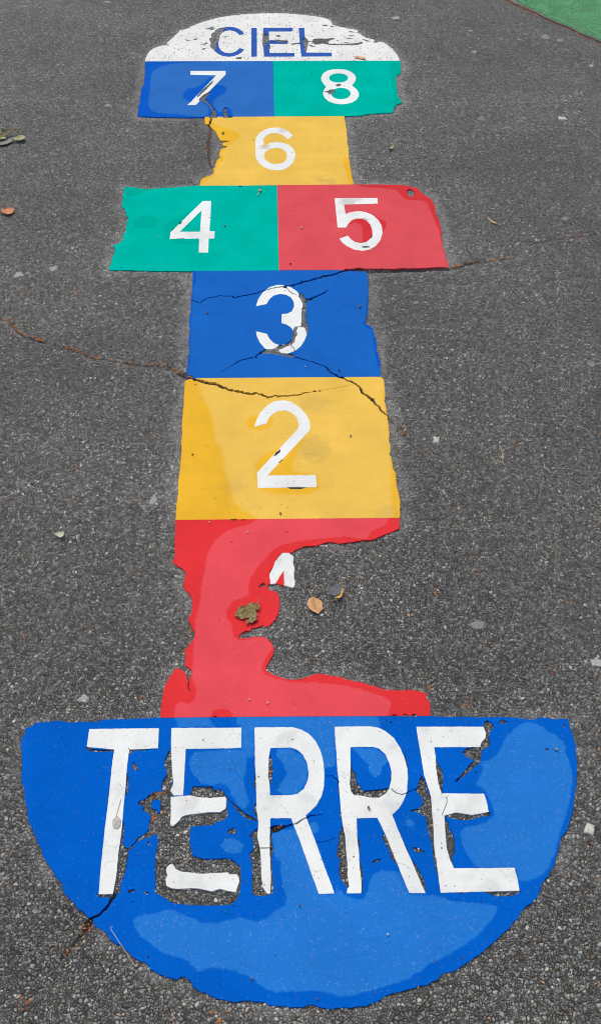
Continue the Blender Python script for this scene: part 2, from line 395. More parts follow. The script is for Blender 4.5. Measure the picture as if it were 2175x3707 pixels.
# square 1
hole('T18', '355,438 375,420 405,402 430,412 430,435 395,455 375,450'); hole('T18', '500,240 514,262 502,300 484,312 478,285', 0.0006)
hole('T18', '622,72 610,98 590,112 560,135 585,95', 0.0005)
for s_ in ('1222,548 1246,551 1242,562 1225,560', '1278,546 1302,549 1296,562 1284,561', '1322,546 1350,549 1346,564 1328,564', '300,556 322,556 318,563 304,563'):
    hole('T10', s_, 0.0008)
# half disc
for s_ in ('545,332 580,322 595,338 660,345 735,345 772,340 766,360 640,360 570,357', '878,352 900,340 1000,340 1092,335 980,353 910,356 886,396 880,380',
           '865,520 880,560 878,640 870,690 855,690 860,600', '745,600 738,700 742,770 725,792 715,770 725,690 738,620', '915,435 930,455 948,480 935,512 918,490 910,455',
           '865,1130 900,1105 945,1050 1000,1025 1060,1005 1085,985 1055,965 1030,965 990,1000 950,1015 920,1060 880,1095 855,1105', '1020,1050 1035,1045 1042,1065 1028,1078'):
    hole('T11', s_)
HOLES.append(rough_loop(J(P('T11', '838,890 850,930 840,1000 835,1060 870,1110 880,1140 870,1200 864,1268'), P('T15', '757,170 750,240 735,290 715,340 718,380 690,398 660,410 580,402 574,390 592,384 672,384 690,290 697,200 710,120 720,50')), 0.0012))
HOLES.append(rough_loop(J(P('T12', '152,240 125,255 100,320 95,360 112,400 115,440 85,470 70,530 90,555'),
    P('T11', '1130,660 1050,680 1010,715 950,745 955,765 990,775 985,810 1030,832 1045,850 1050,880 1035,900 1035,960 1060,985 1090,990 1105,1030 1100,1090 1085,1150 1085,1180 1080,1268'),
    P('T15', '925,290 925,380 960,400 1000,430 1050,445 1130,455 1200,455 1290,458 1370,450 1405,430 1420,395 1435,330 1435,230'),
    P('T12', '670,1130 640,1100 600,1070 530,1075 420,1075 320,1055 297,1000 290,900 300,830 400,820 470,815 500,790 560,775 582,745 575,700 572,630 578,600 545,555 515,540 480,545 465,520 320,520 300,545 295,594 200,594 155,594 150,520 162,480 153,400')), 0.0014))
for s_ in ('575,590 600,630 640,660 690,710 740,740 790,770 805,790 740,775 690,745 650,700 620,660 585,620', '905,275 920,330 925,400 915,470 905,520 900,480 885,430 885,340',
           '795,375 788,420 778,500 788,540 802,560 802,450', '805,840 770,870 745,900 770,920 780,990 750,1030 760,1100 768,1200 765,1350 870,1362 905,1345 850,1295 840,1000 812,900',
           '905,850 920,880 915,940 930,1000 915,1060 920,1150 930,1250 925,1340 905,1345 895,1100 890,990', '575,865 600,845 630,838 640,855 630,880 595,885', '390,222 402,218 415,228 405,236',
           '790,640 782,700 795,760 806,790 810,700'):
    hole('T12', s_)
for s_ in ('262,300 265,390 290,430 300,490 330,530 350,555 400,548 470,545 530,530 556,538 520,585 470,616 330,602 275,596 246,550 242,450 252,400', '574,410 569,470 555,492 552,450',
           '185,815 165,880 160,930 155,1000 140,1040 165,1080 160,1190 190,1250 215,1290 240,1300 235,1150 215,950 205,870', '150,480 165,490 175,600 178,640 163,600', '172,690 184,700 186,770 170,765',
           '300,905 318,920 322,1000 315,1060 335,1140 348,1200 342,1335 325,1338 318,1150 305,1000', '500,870 535,920 560,980 590,1020 605,1060 625,1150 600,1110 560,1070 545,1010 510,950 492,920',
           '665,960 690,1000 700,1060 740,1110 770,1150 800,1210 820,1260 826,1335 790,1300 750,1200 715,1110 680,1030', '655,255 670,300 683,350 692,440 678,400', '645,580 682,570 665,600 650,606',
           '720,990 745,985 790,1005 825,1022 770,1028 735,1015', '405,1100 455,1075 490,1075 470,1095 430,1105',
           '1265,30 1300,15 1315,30 1340,45 1345,70 1320,95 1310,140 1315,190 1300,225 1255,240 1250,300 1235,340 1180,385 1140,425 1090,460 1050,495 1070,460 1110,410 1160,350 1195,325 1170,310 1125,290 1105,260 1130,230 1230,214 1275,110',
           '1370,45 1400,15 1410,0 1425,15 1460,25 1440,40 1410,40 1380,42',
           '795,440 825,490 845,560 875,640 890,740 895,900 880,930 860,930 840,850 825,760 790,730 735,712 700,702 770,690 800,660 800,610 770,580 740,545 765,520 770,480',
           '865,930 885,930 905,1080 925,1200 915,1212 895,1130 875,1020', '895,300 920,350 955,400 960,470 950,530 957,575 935,572 905,480 893,400',
           '1320,720 1320,745 1240,755 1180,775 1110,782 1040,768 965,752 1000,732 1060,712 1180,732 1290,712', '965,760 1000,800 1005,850 1035,890 1048,940 1045,1020 1025,1060 1042,1152 1005,1100 980,1020 966,920 964,830',
           '540,28 556,25 568,36 556,44', '1198,410 1210,405 1215,418 1204,422'):
    hole('T13', s_)
hole('T17', '520,495 600,488 700,493 740,485 832,484 842,500 800,525 720,535 650,535 590,515'); hole('T17', '335,505 370,496 410,507 380,516', 0.0007)
hole('T14', '1165,150 1185,158 1202,186 1180,180', 0.0008); hole('T14', '1030,355 1050,343 1066,360 1050,371', 0.0008)
hole('T15', '762,366 800,357 806,371 765,382', 0.0008); hole('T15', '850,375 890,374 876,397', 0.0008); hole('T15', '785,432 796,426 797,440', 0.0006)
for line, w, cut, depth in CR:          # crumbled lips along the wider cracks
    if not cut: continue
    _, mid, ws = ribbon(line, w)
    for p, q in zip(mid, ws):
        if q > 0.0022 and random.random() < 0.16:
            rr = random.uniform(0.0010, 0.0030); a0 = random.random() * 6.28
            cx, cy = p[0] + random.gauss(0, q * .6), p[1] + random.gauss(0, q * .6)
            HOLES.append([(cx + rr * random.uniform(.5, 1.3) * math.cos(a0 + k * .9), cy + rr * random.uniform(.5, 1.3) * math.sin(a0 + k * .9)) for k in range(7)])
ISLANDS = [rough_loop(P('T11', '1055,745 1080,730 1115,728 1125,745 1122,825 1100,828 1095,800 1080,798 1060,800 1050,770'), 0.001)]

# ------------------------------------------------------------------ a sheet of the court: panel + its letters, cut by every chip and crack that crosses it
BOT = -0.0038
OUTLINES = []
def sheet(name, label, cat, outline, mats, patches, letters, zi, solid=False, lname='numeral', group=None, soft=0.004, amp=0.0016, top=0.0014, lamp=0.0):
    top = top + zi * 0.00006
    ol = rough_loop(outline, amp, 0.0022, True, 0.0003)
    OUTLINES.append(ol)
    hs = [h for h in HOLES if hit(h, ol)]; cs = [c for c in CUTS if hit(c, ol)]
    isl = [h for h in ISLANDS if hit(h, ol)]
    pts_ = [rough_loop(p, 0.0016, 0.004) for p in patches]
    lts = [[rough_loop(l, lamp, 0.004) for l in loops] for loops, _, _ in letters]
    def offs(l, d):
        out = []
        for i, p in enumerate(l):
            a, b = l[i - 2], l[(i + 2) % len(l)]; q = math.hypot(b[0] - a[0], b[1] - a[1]) or 1
            out.append((p[0] - (b[1] - a[1]) / q * d, p[1] + (b[0] - a[0]) / q * d))
        return out[::2]
    bands = [offs(l, d) for l in pts_ for d in (soft, -soft)]
    loops = [ol] + hs + cs + isl + pts_ + bands + [l for ls in lts for l in ls]
    c0 = np.mean(np.asarray(ol), 0)
    V, E = [], []
    for l in loops:
        b = len(V); n = len(l)
        V += [Vector(((p[0] - c0[0]) * 100, (p[1] - c0[1]) * 100)) for p in l]
        E += [(b + i, b + (i + 1) % n) for i in range(n)]
    ov, oe, of, *_ = delaunay_2d_cdt(V, E, [], 0, 1e-5, False)
    xy = np.array([(v.x / 100 + c0[0], v.y / 100 + c0[1]) for v in ov])
    tri = np.array([f for f in of if len(f) == 3])
    cen = xy[tri].mean(1)
    a, b, c = xy[tri[:, 0]], xy[tri[:, 1]], xy[tri[:, 2]]
    area = (b[:, 0] - a[:, 0]) * (c[:, 1] - a[:, 1]) - (b[:, 1] - a[:, 1]) * (c[:, 0] - a[:, 0])
    tri[area < 0] = tri[area < 0][:, ::-1]
    def anyin(polys):
        r = np.zeros(len(cen), bool)
        for p in polys: r |= inside(cen, p)
        return r
    wear = np.zeros(len(xy))
    if pts_:
        inp = np.zeros(len(xy), bool)
        for l in pts_: inp |= inside(xy, l)
        dist = np.full(len(xy), 9.0)
        for l in pts_:
            A = np.asarray(l); B = np.roll(A, -1, 0); D = B - A; DD = (D * D).sum(1) + 1e-14
            for k0 in range(0, len(xy), 2000):
                q = xy[k0:k0 + 2000, None, :]
                t = np.clip(((q - A) * D).sum(2) / DD, 0, 1)
                dist[k0:k0 + 2000] = np.minimum(dist[k0:k0 + 2000], np.sqrt((((q - A) - t[..., None] * D) ** 2).sum(2)).min(1))
        wear = np.clip(0.5 + np.where(inp, dist, -dist) / (2 * soft), 0, 1)
    ino = inside(cen, ol); hol = anyin(hs); cut = anyin(cs); isd = anyin(isl); pat = anyin(pts_)
    let = np.full(len(cen), -1)
    for i, ls in enumerate(lts):
        r = np.zeros(len(cen), bool)
        for l in ls: r ^= inside(cen, l)
        let[r] = i
    keep_l = let >= 0
    solidset = (ino | (keep_l if solid else False)) & ~cut & (~hol | isd | (keep_l if solid else False)) & (np.abs(area) > 1e-12)
    cls = np.where(keep_l, let, -1)
    emap = {}
    for ti in np.nonzero(solidset)[0]:
        t = tri[ti]
        for k in range(3):
            emap.setdefault((min(t[k], t[(k + 1) % 3]), max(t[k], t[(k + 1) % 3])), []).append(ti)
    root = empty(name, (float(c0[0]), float(c0[1]), 0.0), label, cat, group)
    def build(nm, sel, mt, z, allwalls, midx_src=None):
        ids = np.nonzero(sel)[0]
        vm, vs, fs = {}, [], []
        def vid(i, zz):
            if (i, zz) not in vm:
                vm[(i, zz)] = len(vs); vs.append((xy[i, 0], xy[i, 1], zz))
            return vm[(i, zz)]
        for ti in ids:
            t = tri[ti]
            fs.append([vid(i, z) for i in t])
            for k in range(3):
                i, j = t[k], t[(k + 1) % 3]
                own = emap[(min(i, j), max(i, j))]
                other = [q for q in own if q != ti]
                if not other or (allwalls and cls[other[0]] != cls[ti]):
                    fs.append([vid(j, z), vid(i, z), vid(i, BOT), vid(j, BOT)])
        o = mesh_obj(nm, local(vs, root), fs, mt, root)
        if midx_src is not None:
            val = [0.0] * len(vs)
            for (i, zz), q in vm.items(): val[q] = float(wear[i])
            at = o.data.attributes.new('wear', 'FLOAT', 'POINT'); at.data.foreach_set('value', val)
        return o
    build('panel', solidset & (cls < 0), mats, top, False, pat)
    for i, (_, lm, lab) in enumerate(letters):
        o = build(lname, solidset & (cls == i), [lm], top + 0.0003, True)
        if lab: o['label'] = lab
    return root

GRP = 'numbered squares of the hopscotch court'
def ell(tile, cx, cy, rx, ry, n=28):
    return P(tile, ' '.join(f'{cx + rx * math.cos(6.28318 * i / n):.1f},{cy + ry * math.sin(6.28318 * i / n):.1f}' for i in range(n)))

# --- dome with CIEL
sheet('hopscotch_dome', 'worn white half round end panel reading CIEL in blue letters', 'hopscotch end',
    J(P('T1', '188,548 190,525 205,490 225,462 255,435 300,418 330,408 375,402 395,396 378,384 400,368 418,350 440,330 470,305 490,288 497,270 520,268 570,255 600,236 650,215 700,197 760,180 840,157 920,145 1000,135 1060,128 1150,124 1270,119 1400,120 1479,122'),
      P('T2', '260,124 330,130 400,138 480,149 530,155 575,170 600,180 612,190 622,218 655,232 700,243 735,248 775,258 830,265 850,275 850,285 835,295 865,298 885,318 920,335 960,345 985,352 1000,362 985,378 1010,385 1045,372 1085,382 1110,400 1150,430 1175,460 1200,490 1215,520 1222,542'), P('T1', '1330,545')),
    [WHITE_WORN], [],
    [([P('T20', '428,188 410,163 385,143 350,125 310,114 262,110 215,117 165,133 120,158 90,190 70,235 68,280 80,325 105,365 145,400 200,424 260,432 310,426 355,412 395,388 428,355 378,338 350,365 320,383 270,394 220,388 180,365 155,325 150,270 160,215 185,178 225,155 275,148 320,158 350,175 378,200')], SKYBLUE, 'blue letter C with its left curve chipped off'),
     ([P('T20', '502,123 562,123 563,430 502,432')], SKYBLUE, 'narrow blue letter I'),
     ([P('T20', '630,123 945,122 947,150 925,161 690,162 692,255 895,257 893,294 696,294 697,391 965,392 963,430 637,431 630,280')], SKYBLUE, 'blue letter E chipped along its stem'),
     ([P('T20', '1008,123 1068,123 1075,220 1090,387 1362,388 1364,428 1037,430 1020,280')], SKYBLUE, 'blue letter L with chipped stem')], 9, lname='letter')

# --- 7
sheet('hopscotch_square', 'blue hopscotch panel bearing a chipped white 7', 'hopscotch square',
    P('T1', '188,546 1325,541 1332,800 1341,1039 970,1041 925,1046 700,1046 600,1049 450,1047 300,1044 230,1043 120,1036 128,980 128,945 140,910 140,880 150,840 150,815 165,770 185,740 180,710 188,640 185,600 190,565'),
    [BLUE7], [P('T1', '250,640 330,590 420,570 500,560 700,555 1345,530 1350,1060 970,1060 960,990 930,955 890,955 870,1000 840,1000 800,940 790,910 820,870 900,830 915,790 890,765 830,760 800,690 760,690 700,750 620,785 570,790 530,830 525,865 560,895 600,900 690,905 740,935 755,970 750,1020 700,1040 580,1035 500,1020 400,1015 300,1010 240,980 215,940 220,870 235,770 235,690')],
    [([P('T1', '590,633 905,633 905,665 640,937 562,937 590,915 820,672 592,668')], WHITE_CLEAN, None)], 1, group=GRP)
# --- 8
sheet('hopscotch_square', 'green hopscotch panel bearing a white 8', 'hopscotch square',
    P('T2', '94,542 1222,540 1228,570 1232,600 1238,630 1228,655 1195,670 1185,700 1195,730 1190,760 1200,800 1195,830 1215,870 1235,900 1243,915 1195,930 1170,955 1170,985 1160,1003 1100,1008 1000,1012 930,1018 880,1030 800,1033 725,1038 107,1039 100,800'),
    [GREEN], [P('T2', '1130,560 1240,560 1260,900 1180,950 1160,850 1150,700'), P('T2', '520,800 560,760 620,780 640,930 560,900')],
    [([P('T2', '678,617 740,622 790,640 822,668 834,697 825,727 797,765 838,795 857,825 859,855 840,890 800,915 750,928 700,931 640,924 590,905 555,875 539,840 545,805 568,775 545,750 525,720 523,690 540,655 580,630 630,619'),
       ell('T2', 678, 696, 85, 41), ell('T2', 699, 835, 87, 51)], WHITE_CLEAN, None)], 2, group=GRP)
# --- 6
sheet('hopscotch_square', 'yellow hopscotch panel bearing a white 6, ragged on its left side', 'hopscotch square',
    J(P('T3', '842,57'), P('T4', '605,50 612,100 625,170 632,250 630,290 643,330 645,400 650,450 662,520 672,580 690,659'),
      P('T3', '797,674 800,640 815,610 840,592 880,585 912,570 925,545 918,515 938,505 935,480 950,455 955,435 985,420 970,400 975,370 985,345 1020,335 1045,320 1005,315 1000,290 1040,280 1075,270 1040,268 980,268 970,245 955,215 940,185 915,165 890,135 880,125 845,122')),
    [YEL], [P('T3', '820,40 900,40 930,130 1080,175 1150,205 1140,245 1080,290 1040,330 1000,370 1005,400 1010,435 970,470 945,510 930,560 905,590 870,610 835,640 815,690 770,690 770,600'), P('T4', '595,400 640,430 720,657 662,670 630,580 600,480')],
    [([J(P('T4', '152,232 120,195 80,170 40,156 0,152'), P('T3', '1430,155 1380,170 1330,200 1300,240 1293,290 1293,380 1300,430 1330,475 1370,505 1420,527'),
         P('T4', '0,536 60,530 110,505 150,465 168,420 168,380 150,340 110,305 50,287 0,283'), P('T3', '1420,290 1367,330 1367,250 1390,222 1430,206'), P('T4', '0,202 50,215 80,235 97,257')),
       J(P('T4', '0,333 50,342 85,370 97,400 90,440 60,468 0,480'), P('T3', '1430,473 1385,445 1367,410 1380,370 1420,342'))], WHITE_CLEAN, None)], 3, group=GRP)
# --- 4
sheet('hopscotch_square', 'green hopscotch panel bearing a white 4, torn along its left edge', 'hopscotch square',
    J(P('T5', '165,88 230,88 270,92 300,98 350,105 400,107 440,100 520,96 600,92 700,82 820,77 1479,74'), P('T6', '6,69 14,400 23,782'),
      P('T5', '760,815 600,814 400,813 200,806 60,807 32,796 45,765 60,735 70,690 85,650 95,630 88,615 70,595 95,582 130,572 155,548 160,520 155,500 180,480 185,455 180,440 190,420 185,395 200,370 205,350 185,335 185,310 175,285 155,265 142,250 150,225 158,190 155,160 165,135 160,110')),
    [GREEN], [P('T5', '300,340 400,335 470,370 440,420 380,450 250,440 240,390'), P('T5', '500,450 560,380 700,310 740,330 640,430 560,520 700,560 820,545 800,580 600,575 520,530'), P('T5', '150,60 420,95 330,140 190,180')],
    [([P('T5', '845,210 918,210 912,350 903,470 948,470 945,533 897,535 892,655 810,655 815,535 560,537 568,480'), P('T5', '835,290 648,475 822,475')], WHITE_CLEAN, None)], 4, group=GRP)
# --- 5
sheet('hopscotch_square', 'red hopscotch panel bearing a white 5', 'hopscotch square',
    P('T6', '6,69 640,64 900,65 1030,68 1080,72 1130,85 1170,92 1190,112 1215,135 1245,158 1290,185 1310,215 1325,245 1328,285 1335,325 1355,345 1365,390 1375,430 1385,465 1370,495 1385,525 1390,545 1380,580 1400,610 1410,650 1415,685 1430,700 1440,755 1350,755 1200,765 1000,770 760,768 700,765 640,770 580,780 22,781 14,400'),
    [RED5], [P('T6', '640,50 900,50 1200,50 1320,180 1470,620 1405,620 1370,520 1360,450 1330,390 1300,310 1280,270 1265,230 1230,200 1150,197 1080,190 1040,155 1010,120 980,103 850,93 720,85'),
                     P('T6', '600,395 650,365 700,345 820,335 870,352 915,375 922,402 895,455 860,540 760,560 718,555 718,420 690,395 660,380 620,398')],
    [([P('T6', '487,180 845,178 848,225 565,233 578,312 620,297 680,288 740,295 800,318 850,360 880,410 887,470 870,530 830,580 780,610 720,620 650,610 590,580 550,550 527,518 598,493 625,525 660,548 705,556 750,548 785,520 803,480 800,440 785,400 755,368 715,350 670,350 630,362 600,395 583,425 512,425')], WHITE_CLEAN, None)], 5, group=GRP)
# --- 3
sheet('hopscotch_square', 'blue hopscotch panel bearing a white 3 split by deep cracks', 'hopscotch square',
    P('T7', '110,76 700,72 1268,69 1275,120 1280,180 1280,240 1275,300 1275,360 1262,410 1255,430 1285,440 1310,460 1318,500 1330,540 1335,600 1350,640 1358,690 1365,786 700,791 65,797 65,765 75,690 85,600 80,560 90,480 85,420 95,340 95,290 105,200'),
    [BLUE3], [P('T7', '100,60 128,85 130,130 112,190 105,300 98,420 92,560 85,700 70,760 55,760 60,400'), P('T7', '1290,220 1272,250 1265,330 1262,400 1240,425 1270,450 1300,470 1320,600 1345,720 1380,720 1380,220')],
    [([P('T7', '530,312 545,265 575,220 620,185 670,170 710,170 760,185 800,210 830,245 843,290 843,320 835,355 835,400 838,420 850,440 868,470 870,500 855,540 830,580 790,612 740,630 690,632 640,622 590,595 555,555 535,510 530,480 603,497 620,530 650,560 690,573 730,565 765,545 780,510 780,480 765,455 735,435 700,425 703,365 740,362 770,345 785,315 783,285 765,255 730,235 690,230 650,240 620,265 600,298')], WHITE_CLEAN, None)], 6, group=GRP)
# --- 2
sheet('hopscotch_square', 'yellow hopscotch panel bearing a white 2, a dark crack along its far side', 'hopscotch square',
    P('T8', '115,62 160,48 700,44 1280,40 1295,60 1300,110 1305,150 1300,185 1310,220 1315,260 1320,300 1325,340 1330,380 1325,420 1337,460 1330,500 1345,540 1350,580 1365,610 1368,650 1370,690 1385,740 1393,790 1390,880 700,887 60,894 65,800 78,720 75,660 85,600 90,540 95,470 92,420 100,380 95,330 105,240 110,150'),
    [YEL], [P('T8', '40,50 190,60 215,150 270,260 300,420 340,500 350,600 390,700 400,780 450,830 540,880 545,910 20,910'),
                   P('T8', '470,310 510,275 560,265 620,270 640,300 620,340 560,360 500,345'),
                   P('T8', '530,560 570,510 650,470 720,440 800,400 840,420 790,470 760,540 760,600 900,625 912,700 870,735 780,742 620,735 555,710 535,640'),
                   P('T8', '1290,120 1310,260 1330,400 1338,600 1340,800 1360,900 1420,900 1420,120')],
    [([P('T8', '528,338 540,295 565,250 605,210 650,185 700,180 750,190 800,225 835,265 855,305 860,345 850,367 820,397 605,628 892,624 898,697 548,702 543,612 560,592 785,352 792,325 780,285 750,255 710,240 670,243 635,262 610,290 600,318')], WHITE, None)], 7, group=GRP, soft=0.011)
# --- 1
sheet('hopscotch_square', 'red hopscotch panel, half torn away, with the broken top of a white 1', 'hopscotch square',
    J(P('T9', '123,52 700,46 1424,39 1420,103 1370,125 1330,140 1260,170 1200,170 1150,180 1080,190 1020,178 990,185 940,202 870,205 810,232'),
      P('T18', '745,55 690,74 660,150 641,265 642,431 545,408 490,415 465,420 460,440 480,490 520,490 560,505 580,540 590,590 585,640 585,690 580,740 550,780 545,810 510,840 480,880 440,895 415,885 405,870 340,900 280,905 275,930 245,935 215,930 140,985 140,1010 165,1020 230,1020 300,1005 370,1000 430,1010 470,1035 495,1065 515,1109'),
      P('T10', '615,205 612,235 590,275 570,310 580,330 610,345 660,365 720,372 750,370 790,355 840,340 880,345 960,360 1020,380 1060,382 1110,398 1160,415 1200,425 1330,425 1395,440 1400,470 1415,490 1417,550 1416,557 700,560 28,566 35,520 40,460 48,428'),
      P('T19', '200,2470 230,2380 280,2300 330,2220 380,2160 410,2090 470,2070 540,2090 600,2140 640,2200 655,2280 680,2330 690,2340 700,2300 740,2200 750,2120 740,2090 690,2060 630,2020 620,1960 630,1840 620,1770 640,1700 700,1620 740,1540 800,1460 820,1380 810,1310 770,1280 745,1200 710,1110 670,1060 690,1020 730,980 745,920 765,840 770,740 755,660 715,570 670,500 620,490 600,430 590,320 610,270 635,210 630,130 590,50 530,35 460,0'),
      P('T9', '115,305 107,290 120,260 118,190 122,120')),
    [RED1],
    [J(P('T9', '600,52 620,30 1400,20 1365,42 1340,80 1260,120 1235,165 1100,150 1040,155 960,160 850,175 750,195 690,225 650,270 590,340 555,400 545,450 550,490 450,525 420,580 420,640'),
       P('T10', '370,50 395,80 405,150 440,170 520,155 570,150 600,190 605,210 570,260 550,320 570,345 640,370 700,385 830,385 940,395 1060,420 1170,455 1220,490 1190,575 410,575 390,530 350,520 300,530 280,575 95,575 110,500 130,485 180,495 210,470 215,420 200,380 190,330 200,260 200,200 208,130 212,50'),
       P('T9', '235,643 260,560 270,450 290,350 310,240 350,170 430,110 520,85'))],
    [([P('T18', '625,70 695,68 745,110 740,180 755,230 752,350 765,385 755,445 735,455 650,432 642,432 640,265 545,410 490,415 480,340 480,300 515,240 540,170 590,105')], WHITE, None)], 8, solid=True, group=GRP, lamp=0.0007)
# --- TERRE
sheet('hopscotch_half_disc', 'large blue half round start panel reading TERRE in white letters', 'hopscotch end',
    J(P('T11', '90,210 85,190 110,175 150,160 170,138 230,135 290,128 350,122 380,130 440,140 520,130 590,138 650,128 700,115 850,112 1000,108 1115,98'),
      P('T14', '0,86 125,88 200,98 400,100 600,102 680,100 780,102 850,115 940,122 1000,100 1060,110 1120,118 1205,110 1225,150 1240,210 1260,280 1278,330 1275,400 1285,440 1285,520 1278,600 1280,660 1265,740 1258,820 1240,880 1225,940 1215,990 1170,1040 1150,1075 1145,1130 1120,1200 1118,1240 1092,1300'),
      P('T17', '1085,315 1060,370 1035,400 1000,440 995,490 970,540 930,590 880,620 850,650 820,710 770,755 760,780 710,815 670,860 620,905 560,960 500,1005 440,1045 380,1085 320,1125 210,1155 190,1185 130,1215 100,1240 40,1240 0,1260'),
      P('T16', '1130,788 1080,800 1000,820 960,835 930,862 880,880 820,895 700,900 640,910 590,900 545,882 520,880 490,895 440,898 370,890 290,888 250,865 210,860 140,855 90,868 20,855'),
      P('T15', '1290,1010 1240,985 1190,965 1155,945 1140,910 1105,880 1080,880 1050,895 1000,885 950,868 900,835 870,795 830,785 790,765 770,735 730,700 690,680 660,660 630,615 590,590 565,575 555,545 525,525 500,495 470,480 440,440 400,405 375,360 370,325 330,280 310,235 285,210 260,160 245,115 225,80 215,40 200,10'),
      P('T11', '130,930 110,860 100,780 85,720 85,660 65,590 62,520 68,430 65,350 58,310 65,260')),
    [BLUE],
    [J(P('T15', '795,545 830,515 920,505 1010,480 1050,485 1080,510 1150,535 1210,560 1280,560 1350,545 1420,525 1470,538'),
       P('T16', '210,390 270,370 330,320 385,290 390,240 370,180 355,100 345,0'), P('T12', '960,1100 925,1000 922,870 1070,850 1100,830 1190,1080'),
       P('T16', '580,225 675,228 690,190 740,235 790,250 850,255 880,160 900,110 950,85 1030,90 1060,100 1120,225 1215,235 1300,235 1350,260 1440,272'),
       P('T17', '520,595 610,600 655,620 650,670 600,730 530,810 450,880 380,930 260,1000 200,1035 100,1080 60,1130 0,1150'),
       P('T16', '1080,745 1000,765 900,795 800,825 720,835 650,815 560,800 480,800 400,805 310,805 250,775 200,735 150,705 60,680 0,668'),
       P('T15', '1250,825 1180,850 1130,795 1080,770 980,745 900,690 840,640 805,590')),
     J(P('T14', '790,190 850,150 920,140 980,160 1050,210 1130,250 1180,310 1200,400 1240,500 1250,600 1240,700 1220,780 1195,880 1170,960 1140,1050 1120,1150 1080,1250'),
       P('T17', '1040,340 1000,370 940,400 880,415 830,405 800,310 480,300'), P('T14', '410,1180 370,1090 357,1020 390,980 480,960 560,935 620,890 640,860 600,780 575,720 550,670 485,630 520,580 540,500 525,460 620,430 690,340 710,280 740,240')),
     P('T12', '170,-20 430,-20 440,0 460,40 480,66 200,66'),
     J(P('T12', '640,-20 650,40 690,70 685,240 560,240 480,250 420,250 330,260 290,300 280,340 310,420 360,470 380,500 450,510 520,500 570,510 640,640 700,700 740,650 720,560 700,480 720,400 720,300 780,290 785,70 1075,68 1200,120 1290,250 1318,390 1400,360 1395,60'), P('T13', '128,62 480,65 460,0 460,-20')),
     P('T12', '960,235 1060,228 1150,280 1195,380 1180,500 1110,580 1000,585 950,550 1000,490 1035,430 1000,330 950,290'),
     P('T13', '270,225 440,230 520,290 545,330 500,360 480,430 440,450 385,400 390,360 330,300'),
     P('T12', '525,970 560,930 620,905 650,935 705,970 690,1020 620,1040 560,1020'), P('T13', '670,790 690,760 740,810 720,840 680,820'), P('T12', '1200,800 1250,790 1280,840 1250,880 1220,870')],
    [([J(P('T11', '580,188 1110,182 1105,335 885,345 870,450 855,640 840,800 825,980 800,1150'), P('T15', '697,246 690,300 672,388 588,390 600,250 625,0'), P('T11', '718,800 740,600 755,450 770,345 560,325'))], WHITE, 'white letter T'),
     ([P('T12', '150,75 685,72 683,225 600,230 260,235 250,400 240,590 165,590 142,552 165,500 155,400 148,250')], WHITE, 'upper piece of a broken white letter E'),
     ([P('T12', '145,602 300,590 340,602 440,610 560,600 570,620 565,690 520,718 430,718 340,730 260,740 225,755 215,780 190,800 160,825 140,805 145,750')], WHITE, 'middle piece of a broken white letter E'),
     ([P('T12', '115,1140 140,1118 165,1120 180,1150 230,1175 290,1180 370,1190 480,1185 580,1180 590,1195 650,1195 665,1220 670,1250 655,1290 640,1330 580,1320 520,1305 460,1325 370,1305 300,1300 200,1305 150,1300 110,1280 105,1230 120,1200 110,1170')], WHITE, 'bottom piece of a broken white letter E'),
     ([P('T12', '785,70 1075,68 1140,85 1200,120 1255,180 1290,250 1310,330 1318,420 1315,520 1295,600 1255,670 1175,745 1230,890 1395,1340 1275,1345 1150,990 1065,765 905,765 900,1000 905,1100 910,1220 905,1340 885,1345 850,1295 835,1200 835,1100 825,990 805,900 815,800 800,700 795,450 790,380'),
       P('T12', '905,228 1060,225 1110,240 1155,280 1185,340 1198,420 1190,480 1160,540 1110,580 1060,588 903,590 900,500 890,450 895,300')], WHITE, 'first white letter R, cracked across'),
     ([P('T13', '128,65 400,62 460,72 520,100 580,150 625,220 660,300 682,380 688,460 680,560 655,630 620,690 568,738 640,920 720,1100 822,1338 700,1338 650,1220 590,1070 530,920 455,762 297,765 300,900 315,1030 320,1150 335,1250 332,1338 222,1340 225,1300 240,1290 225,1180 230,1150 215,1000 210,900 190,820 178,720 170,620 160,500 150,400 140,250'),
       P('T13', '250,222 420,218 470,235 515,275 545,340 562,410 560,480 545,535 520,575 470,607 400,607 330,592 280,590 255,560 245,500 250,400 250,300')], WHITE, 'second white letter R, chipped inside its bowl'),
     ([J(P('T13', '752,65 1265,65 1282,110 1280,150 1250,185 1240,220 888,222 900,300 905,400 920,500 945,575 1270,578 1290,640 1305,715 1180,740 1060,720 965,745 970,800 975,900 985,1000 1010,1080 1040,1148'),
         P('T17', '790,310 815,400 830,492 700,495 520,500'), P('T13', '940,1335 922,1220 905,1080 890,1000 885,850 870,680 865,600 840,520 810,430 790,300 770,180'))], WHITE, 'last white letter E, its top arm chipped')],
    0, solid=True, lname='letter', lamp=0.0005)

# ------------------------------------------------------------------ asphalt ground: one sheet to the horizon, finely divided where it is near
def spread(lo, hi, n, far0, far1, steps):
    mid = np.linspace(lo, hi, n)
    d = (hi - lo) / (n - 1)
    up = hi + (far1 - hi) * (np.geomspace(1, 1 + steps * 3, steps + 1)[1:] - 1) / (steps * 3) if far1 is not None else []
    dn = lo - (lo - far0) * (np.geomspace(1, 1 + steps * 3, steps + 1)[1:] - 1) / (steps * 3) if far0 is not None else []
    return np.concatenate([np.asarray(dn)[::-1], mid, np.asarray(up)])

